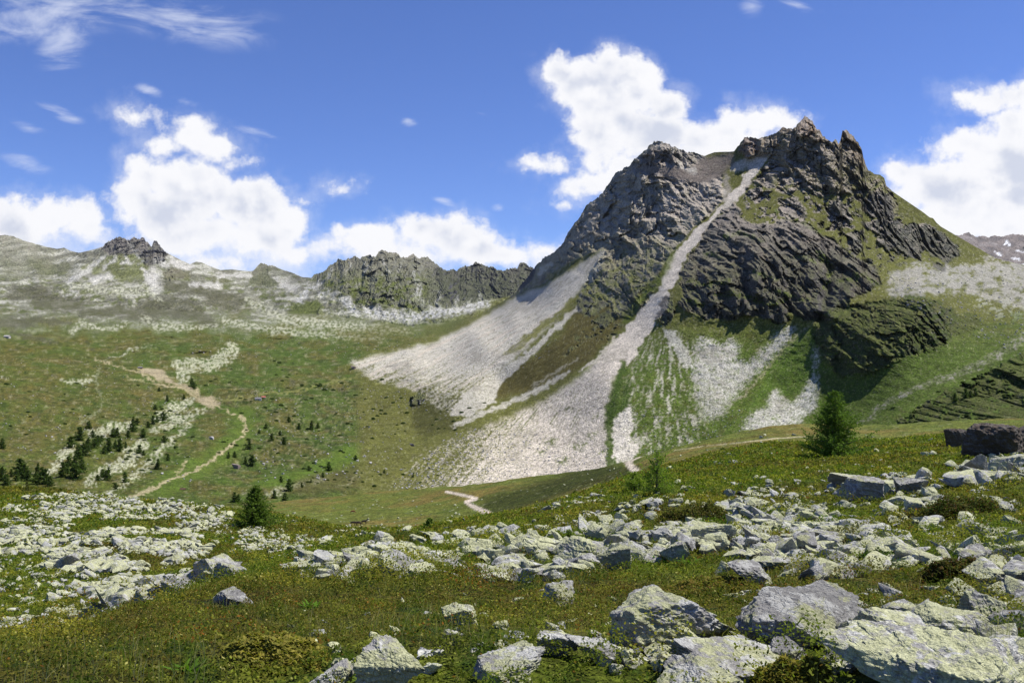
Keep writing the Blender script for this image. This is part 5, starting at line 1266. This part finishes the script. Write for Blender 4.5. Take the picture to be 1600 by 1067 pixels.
# bleached dead stem
x, Y, z = at(994, 768); hs = 28/F*Y
bm = bmesh.new()
prev = None
for i in range(9):
    t = i/8; ring = []
    for k in range(6):
        a = k*math.pi/3; r0 = 0.022*(1-0.7*t); ring.append(bm.verts.new((0.05*math.sin(t*4)+r0*math.cos(a), r0*math.sin(a), hs*t)))
    if prev:
        for k in range(6): bm.faces.new((prev[k], prev[(k+1) % 6], ring[(k+1) % 6], ring[k]))
    prev = ring
bm.faces.new(prev)
for t, a in ((0.4, 0.3), (0.6, 2.6), (0.8, 4.0)):
    bmesh.ops.create_cone(bm, cap_ends=True, segments=5, radius1=0.008, radius2=0.002, depth=0.22, matrix=Matrix.Translation((0.05*math.sin(t*4)+0.09*math.cos(a), 0.09*math.sin(a), hs*t+0.03)) @ Matrix.Rotation(a, 4, 'Z') @ Matrix.Rotation(1.2, 4, 'Y'))
me = bpy.data.meshes.new('dead_stem'); bm.to_mesh(me); bm.free(); me.materials.append(plain_mat('bleached_wood', (0.55, 0.52, 0.46), 0.9, 30, 0.3))
o = link(bpy.data.objects.new('dead_stem', me)); o.location = (x, Y-0.3, z); tag(o, 'bleached dead stem standing before the low spreading sapling', 'dead tree')

# ------------------------------------------------------------------ things in the valley
def on3(px, py):
    c = int(round((px-cols3[0])/1.55)); col = P3[:430, c]; pp = HZ-F*col[:, 2]/col[:, 1]
    k = int(np.argmax(pp <= py)); return col[k]
TREES = [(124,689,22),(138,670,12),(138,703,18),(152,695,14),(169,706,22),(163,709,12),(184,684,16),(177,684,14),(186,706,20),(207,675,16),(208,661,10),(223,684,14),(240,663,14),(254,657,14),(261,627,10),(242,641,8),(287,625,8),(249,611,6),
 (118,734,20),(118,748,24),(98,746,24),(107,729,16),(121,717,22),(4,701,16),(31,740,24),(37,748,22),(59,743,18),(56,757,16),(70,757,24),(4,751,22),(17,746,12),(166,751,16),(170,740,10),(152,751,10),(195,754,16),(181,765,10),(217,709,14),(224,712,8),
 (247,734,16),(257,692,10),(262,720,10),(273,701,5),(300,605,14),(303,608,10),(357,717,10),(366,715,10),(384,726,12),(394,729,16),(390,703,14),(416,670,8),(425,689,12),(437,681,8),(444,695,12),(405,678,6),(487,672,14),(497,670,8),(467,671,10),(451,661,10),
 (514,736,14),(482,736,8),(439,754,10),(446,782,12),(428,779,14),(451,768,18),(472,762,8),(504,746,8),(486,754,6),(556,720,8),(645,746,6),(601,740,6),(366,785,16),(373,785,12),(1509,623,16),(1492,628,14),(1524,619,12),(1516,622,11),
 (110,700,18),(130,712,20),(104,740,16),(128,738,20),(66,748,18),(78,760,16),(44,752,16),(148,700,14),(158,690,10),(200,684,12),(196,700,10),(214,664,10),(232,668,10),(246,660,10),(25,752,18),(10,758,16),(-10,750,20),(145,684,12),(181,700,12),(160,745,12)]
pp_ = [conifer_data(700+k, 1.0, [0.32, 0.38, 0.28, 0.42][k], 14, 6, 0.08, 0.13, 0.1, 0.03, 3.2, 0.12, (66,86,40), (92,112,52)) for k in range(4)]
vproto = [None]*4
VG = 'pines standing in the valley below'
for i, (px, py, hp) in enumerate(TREES):
    p = on3(px, py); h = hp/F*p[1]*1.08; k = i % 4
    lab = 'small dark pine among the pale boulder beds of the valley below' if px < 300 else ('small dark pine on the right hand slope under the shaded crags' if px > 1400 else 'small dark pine on the stony green valley side beyond the meadow')
    if vproto[k] is None:
        (tv, tf), (V, col) = pp_[k]
        e = bpy.data.objects.new('pine_tree', None); link(e)
        mesh_obj('trunk', tv, tf, M_bark, parent=e); mesh_obj('crown', V, np.arange(len(V)).reshape(-1, 4), M_needle, col, smooth=False, parent=e); vproto[k] = e
    else:
        e = vproto[k].copy(); link(e)
        for ch in list(vproto[k].children): c = ch.copy(); link(c, e)
    e.location = (p[0], p[1], p[2]-0.03*h); e.scale = (h*rng.uniform(0.9, 1.25),)*2+(h,); e.rotation_euler = (0, 0, rng.uniform(0, 6.28))
    tag(e, lab, 'tree', VG if px < 1400 else 'pines on the right hand slope')
# low dwarf pine bushes dotted on the slopes
r_ = np.random.default_rng(5)
bushm = []
for k in range(3):
    n = 260; v = r_.normal(size=(n, 3)); v /= np.linalg.norm(v, axis=1, keepdims=True); v[:, 2] = np.abs(v[:, 2])*0.75
    c0 = v*(0.5*(0.6+0.4*r_.random((n, 1)))); d = r_.normal(size=(n, 3)); d /= np.linalg.norm(d, axis=1, keepdims=True); u = np.cross(d, v); u /= np.maximum(np.linalg.norm(u, axis=1, keepdims=True), 1e-6)
    V = np.stack([c0-d*0.09, c0+u*0.06, c0+d*0.1, c0-u*0.06], 1).reshape(-1, 3)
    col = np.repeat(lerp(alb(58, 76, 36)[None], alb(86, 104, 48)[None], r_.random((n, 1))), 4, axis=0); bushm.append((V, col))
bo = [None]*3; nbush = 0
BR = [([(380,610),(640,590),(640,680),(560,700),(500,740),(380,740),(330,700)], 95), ([(0,600),(240,600),(300,700),(0,700)], 26), ([(230,640),(320,620),(300,720),(160,770),(180,740)], 34), ([(420,770),(470,740),(600,730),(700,740),(650,760)], 26), ([(270,600),(420,560),(560,600),(400,640)], 28),([(1380,640),(1600,560),(1600,655),(1400,665)], 22),([(690,640),(760,625),(730,670),(660,680)], 14)]
for poly, cnt in BR:
    P = np.array(poly, float); k = 0
    while k < cnt:
        a, b = r_.uniform(P[:, 0].min(), P[:, 0].max()), r_.uniform(P[:, 1].min(), P[:, 1].max())
        if not inpoly(np.array([a]), np.array([b]), poly)[0]: continue
        p = on3(a, b); s_ = r_.uniform(2.5, 6.5)/F*p[1]; q = nbush % 3
        if bo[q] is None: o = mesh_obj('dwarf_pine', bushm[q][0], np.arange(len(bushm[q][0])).reshape(-1, 4), M_needle, bushm[q][1], smooth=False); bo[q] = o
        else: o = bo[q].copy(); link(o)
        o.location = tuple(p); o.scale = (s_*1.3, s_*1.3, s_*r_.uniform(0.8, 1.3)); o.rotation_euler = (0, 0, r_.uniform(0, 6.28))
        tag(o, 'low dark dwarf pine bush dotted on the stony valley slopes', 'bush', 'dwarf pine bushes on the slopes'); k += 1; nbush += 1
# loose boulders below the scree and in the valley
vb = []
for poly, cnt, s0, s1 in (([(560,570),(640,555),(720,600),(700,660),(620,640),(560,600)], 240, 0.8, 3.0), ([(600,770),(700,680),(830,650),(900,740),(760,752)], 900, 0.7, 2.6), ([(380,600),(640,600),(640,740),(400,760)], 330, 0.8, 3.0),
                          ([(0,560),(300,560),(300,760),(0,700)], 260, 0.8, 2.6), ([(850,700),(950,700),(950,730),(850,745)], 260, 0.6, 1.8), ([(960,640),(1240,640),(1200,700),(980,730)], 330, 0.7, 2.2), ([(700,500),(900,430),(860,560),(720,620)], 420, 0.8, 2.6),
                          ([(1380,430),(1600,420),(1600,560),(1400,470)], 380, 0.9, 3.2), ([(300,500),(700,500),(640,560),(300,560)], 300, 1.2, 4.0)):
    P = np.array(poly, float); k = 0
    while k < cnt:
        a, b = r_.uniform(P[:, 0].min(), P[:, 0].max()), r_.uniform(P[:, 1].min(), P[:, 1].max())
        if not inpoly(np.array([a]), np.array([b]), poly)[0]: continue
        vb.append((on3(a, b), s0+(s1-s0)*r_.beta(1, 3))); k += 1
lo1 = [rock_shape(800+k, 1, (0.5, 0.42, 0.35), 8, 0.0, 30) for k in range(8)]
Vs = []; Fs = []; off = 0
for i, (p, s_) in enumerate(vb):
    P, Fc = lo1[i % 8]; Vs.append(P@rotm(i*1.3, 0.2*math.sin(i), 0.2).T*s_+p+np.array([0, 0, s_*0.15])); Fs.append(Fc+off); off += len(P)
ob = mesh_obj('boulder_scatter', np.concatenate(Vs), np.concatenate(Fs), plain_mat('scree_stone', (0.40, 0.38, 0.36), 0.9), smooth=False)
tag(ob, 'countless loose boulders lying below the scree slopes and in the valley', 'boulders', kind='stuff')
for px, py, wp, lab in ((370,732,14,'reddish brown boulder between small pines beside the valley track'), (331,687,8,'pale grey boulder on the valley lawn inside the bend of the track'), (644,697,8,'dark boulder at the foot of the scree beyond the meadow'), (553,577,9,'reddish boulder beside the faint path across the upper pasture')):
    p = on3(px, py); s_ = wp/F*p[1]; P, Fc = rock_shape(int(px), 4, (0.5, 0.45, 0.38), 10, 0.05)
    o = mesh_obj('boulder', P*s_, Fc, plain_mat('valley_boulder', (0.24, 0.19, 0.17) if 'red' in lab else ((0.12, 0.11, 0.11) if 'dark' in lab else (0.38, 0.36, 0.35)), 0.9, 1.0), smooth=False)
    o.location = (p[0], p[1], p[2]+s_*0.2); tag(o, lab, 'boulder')

def box(bm, x0, x1, y0, y1, z0, z1):
    v = [bm.verts.new(c) for c in ((x0,y0,z0),(x1,y0,z0),(x1,y1,z0),(x0,y1,z0),(x0,y0,z1),(x1,y0,z1),(x1,y1,z1),(x0,y1,z1))]
    for f in ((0,3,2,1),(4,5,6,7),(0,1,5,4),(1,2,6,5),(2,3,7,6),(3,0,4,7)): bm.faces.new([v[i] for i in f])
def bobj(name, bm, mat, parent=None):
    me = bpy.data.meshes.new(name); bm.to_mesh(me); bm.free(); me.materials.append(mat); return link(bpy.data.objects.new(name, me), parent)
M_stonewall = plain_mat('stone_wall', (0.42, 0.40, 0.37), 0.9, 2, 0.6); M_white = plain_mat('white_wall', (0.72, 0.70, 0.66), 0.9, 2, 0.2)
M_slate = plain_mat('slate_roof', (0.20, 0.19, 0.19), 0.8, 3, 0.4); M_red = plain_mat('red_roof', (0.42, 0.14, 0.10), 0.8, 3, 0.3); M_wood = plain_mat('dark_wood', (0.10, 0.06, 0.04), 0.8, 3, 0.3)
def hut(px, py, wpx, yaw, label, wall, roof, roofh=0.35):
    p = on3(px, py); w_ = wpx/F*p[1]; d = w_*0.55; h = w_*0.28
    e = bpy.data.objects.new('mountain_hut', None); link(e); e.location = (p[0], p[1], p[2]-0.3); e.rotation_euler = (0, 0, yaw); tag(e, label, 'hut')
    bm = bmesh.new(); box(bm, -w_/2, w_/2, -d/2, d/2, -1, h)
    for sx in (-1, 1):
        a = [bm.verts.new(c) for c in ((sx*w_/2, -d/2, h), (sx*w_/2, d/2, h), (sx*w_/2, 0, h+d*roofh))]; bm.faces.new(a)
    bobj('wall', bm, wall, e)
    bm = bmesh.new(); t = 0.25; ov = 0.5
    for s in (-1, 1):
        a = [(-w_/2-ov, s*(d/2+ov), h-ov*roofh*2), (w_/2+ov, s*(d/2+ov), h-ov*roofh*2), (w_/2+ov, 0, h+d*roofh), (-w_/2-ov, 0, h+d*roofh)]
        lo_ = [bm.verts.new(q) for q in a]; hi_ = [bm.verts.new((q[0], q[1], q[2]+t)) for q in a]
        bm.faces.new(lo_[::-1]); bm.faces.new(hi_)
        for k in range(4): bm.faces.new((lo_[k], lo_[(k+1) % 4], hi_[(k+1) % 4], hi_[k]))
    bmesh.ops.recalc_face_normals(bm, faces=bm.faces); bobj('roof', bm, roof, e)
    bm = bmesh.new(); box(bm, -w_*0.08, w_*0.08, -d/2-0.06, -d/2-0.003, 0.1, h*0.85); bobj('door', bm, M_wood, e)
    for sx in (-0.3, 0.3):
        bm = bmesh.new(); box(bm, w_*sx-w_*0.05, w_*sx+w_*0.05, -d/2-0.05, -d/2-0.003, h*0.35, h*0.75); bobj('window', bm, M_wood, e)
hut(403, 625, 9, 0.2, 'white walled mountain hut beside a red roofed one at the head of the valley lawn', M_white, M_slate)
hut(412, 623, 6, 0.5, 'small red roofed hut right of the white walled hut', M_white, M_red)
hut(12, 528, 9, -0.2, 'stone hut with a pale roof on the far left pasture', M_stonewall, M_stonewall)
hut(219, 576, 6, 0.1, 'dark little hut above the bare earth scar', M_wood, M_slate)
hut(286, 765, 6, 0.1, 'dark little hut on the lawn where the valley track leaves', M_stonewall, M_wood)

# ------------------------------------------------------------------ cows on the meadow shelf
def cow(px, py, yaw, label, graze, col):
    x, Y, z = at(px, py, 150)
    sk = [(-0.75,0,1.2,.27),(-0.35,0,1.18,.34),(0.15,0,1.12,.37),(0.6,0,1.18,.32),(0.9,0,1.28,.2)]
    ed = [(0,1),(1,2),(2,3),(3,4)]
    sk += [(1.15,0,0.75,.15),(1.3,0,0.35,.13),(1.42,0,0.15,.08)] if graze else [(1.15,0,1.5,.15),(1.4,0,1.5,.13),(1.62,0,1.38,.08)]
    ed += [(4,5),(5,6),(6,7)]
    for root, lx in ((0, -0.72), (3, 0.62)):
        for sy in (-1, 1):
            b = len(sk); sk += [(lx, sy*0.2, 0.85, .14), (lx+(-0.08 if root == 0 else 0.0), sy*0.2, 0.45, .075), (lx, sy*0.2, 0.04, .07)]; ed += [(root, b), (b, b+1), (b+1, b+2)]
    b = len(sk); sk += [(-1.0,0,1.2,.04),(-1.08,0,0.7,.03),(-1.06,0,0.45,.05)]; ed += [(0, b), (b, b+1), (b+1, b+2)]
    h = 6 if True else 0
    b = len(sk); hx = sk[6]; sk += [(hx[0]-0.05, 0.2, hx[2]+0.1, .04), (hx[0]-0.05, -0.2, hx[2]+0.1, .04)]; ed += [(6, b), (6, b+1)]
    me = bpy.data.meshes.new('cow'); me.from_pydata([s[:3] for s in sk], ed, []); me.materials.append(plain_mat('cow_hide', col, 0.8))
    o = link(bpy.data.objects.new('cow', me)); m = o.modifiers.new('skin', 'SKIN')
    for v, s in zip(me.skin_vertices[0].data, sk): v.radius = (s[3], s[3])
    me.skin_vertices[0].data[2].use_root = True
    m2 = o.modifiers.new('sub', 'SUBSURF'); m2.levels = m2.render_levels = 1
    o.location = (x, Y, z); o.rotation_euler = (0, 0, yaw); o.scale = (0.62,)*3; tag(o, label, 'cow')
cow(551, 802, 0.2, 'reddish brown cow alone higher up on the meadow shelf', True, (0.16, 0.06, 0.03))
cow(552, 821, 0.1, 'dark cow at the left of the grazing row on the meadow shelf', True, (0.04, 0.03, 0.025))
cow(560, 821, 3.0, 'dark cow in the middle of the grazing row on the meadow shelf', True, (0.05, 0.035, 0.03))
cow(569, 819, 0.4, 'dark cow at the right of the row with its head up', False, (0.03, 0.025, 0.02))

# ------------------------------------------------------------------ mountain air
bm = bmesh.new(); box(bm, -6000, 6000, -60, 9000, -420, 1400)
me = bpy.data.meshes.new('haze'); bm.to_mesh(me); bm.free()
hm_, g = new_mat('mountain_air'); pv = g.n('ShaderNodeVolumePrincipled'); pv.inputs['Color'].default_value = (0.80, 0.88, 1.0, 1); pv.inputs['Density'].default_value = 0.5e-5
pv.inputs['Anisotropy'].default_value = 0.2
ho = g.n('ShaderNodeOutputMaterial'); g.l(pv.outputs[0], ho.inputs['Volume'])
me.materials.append(hm_); o = link(bpy.data.objects.new('haze', me)); tag(o, 'thin blue summer haze filling the air over the whole valley', 'haze', kind='stuff')
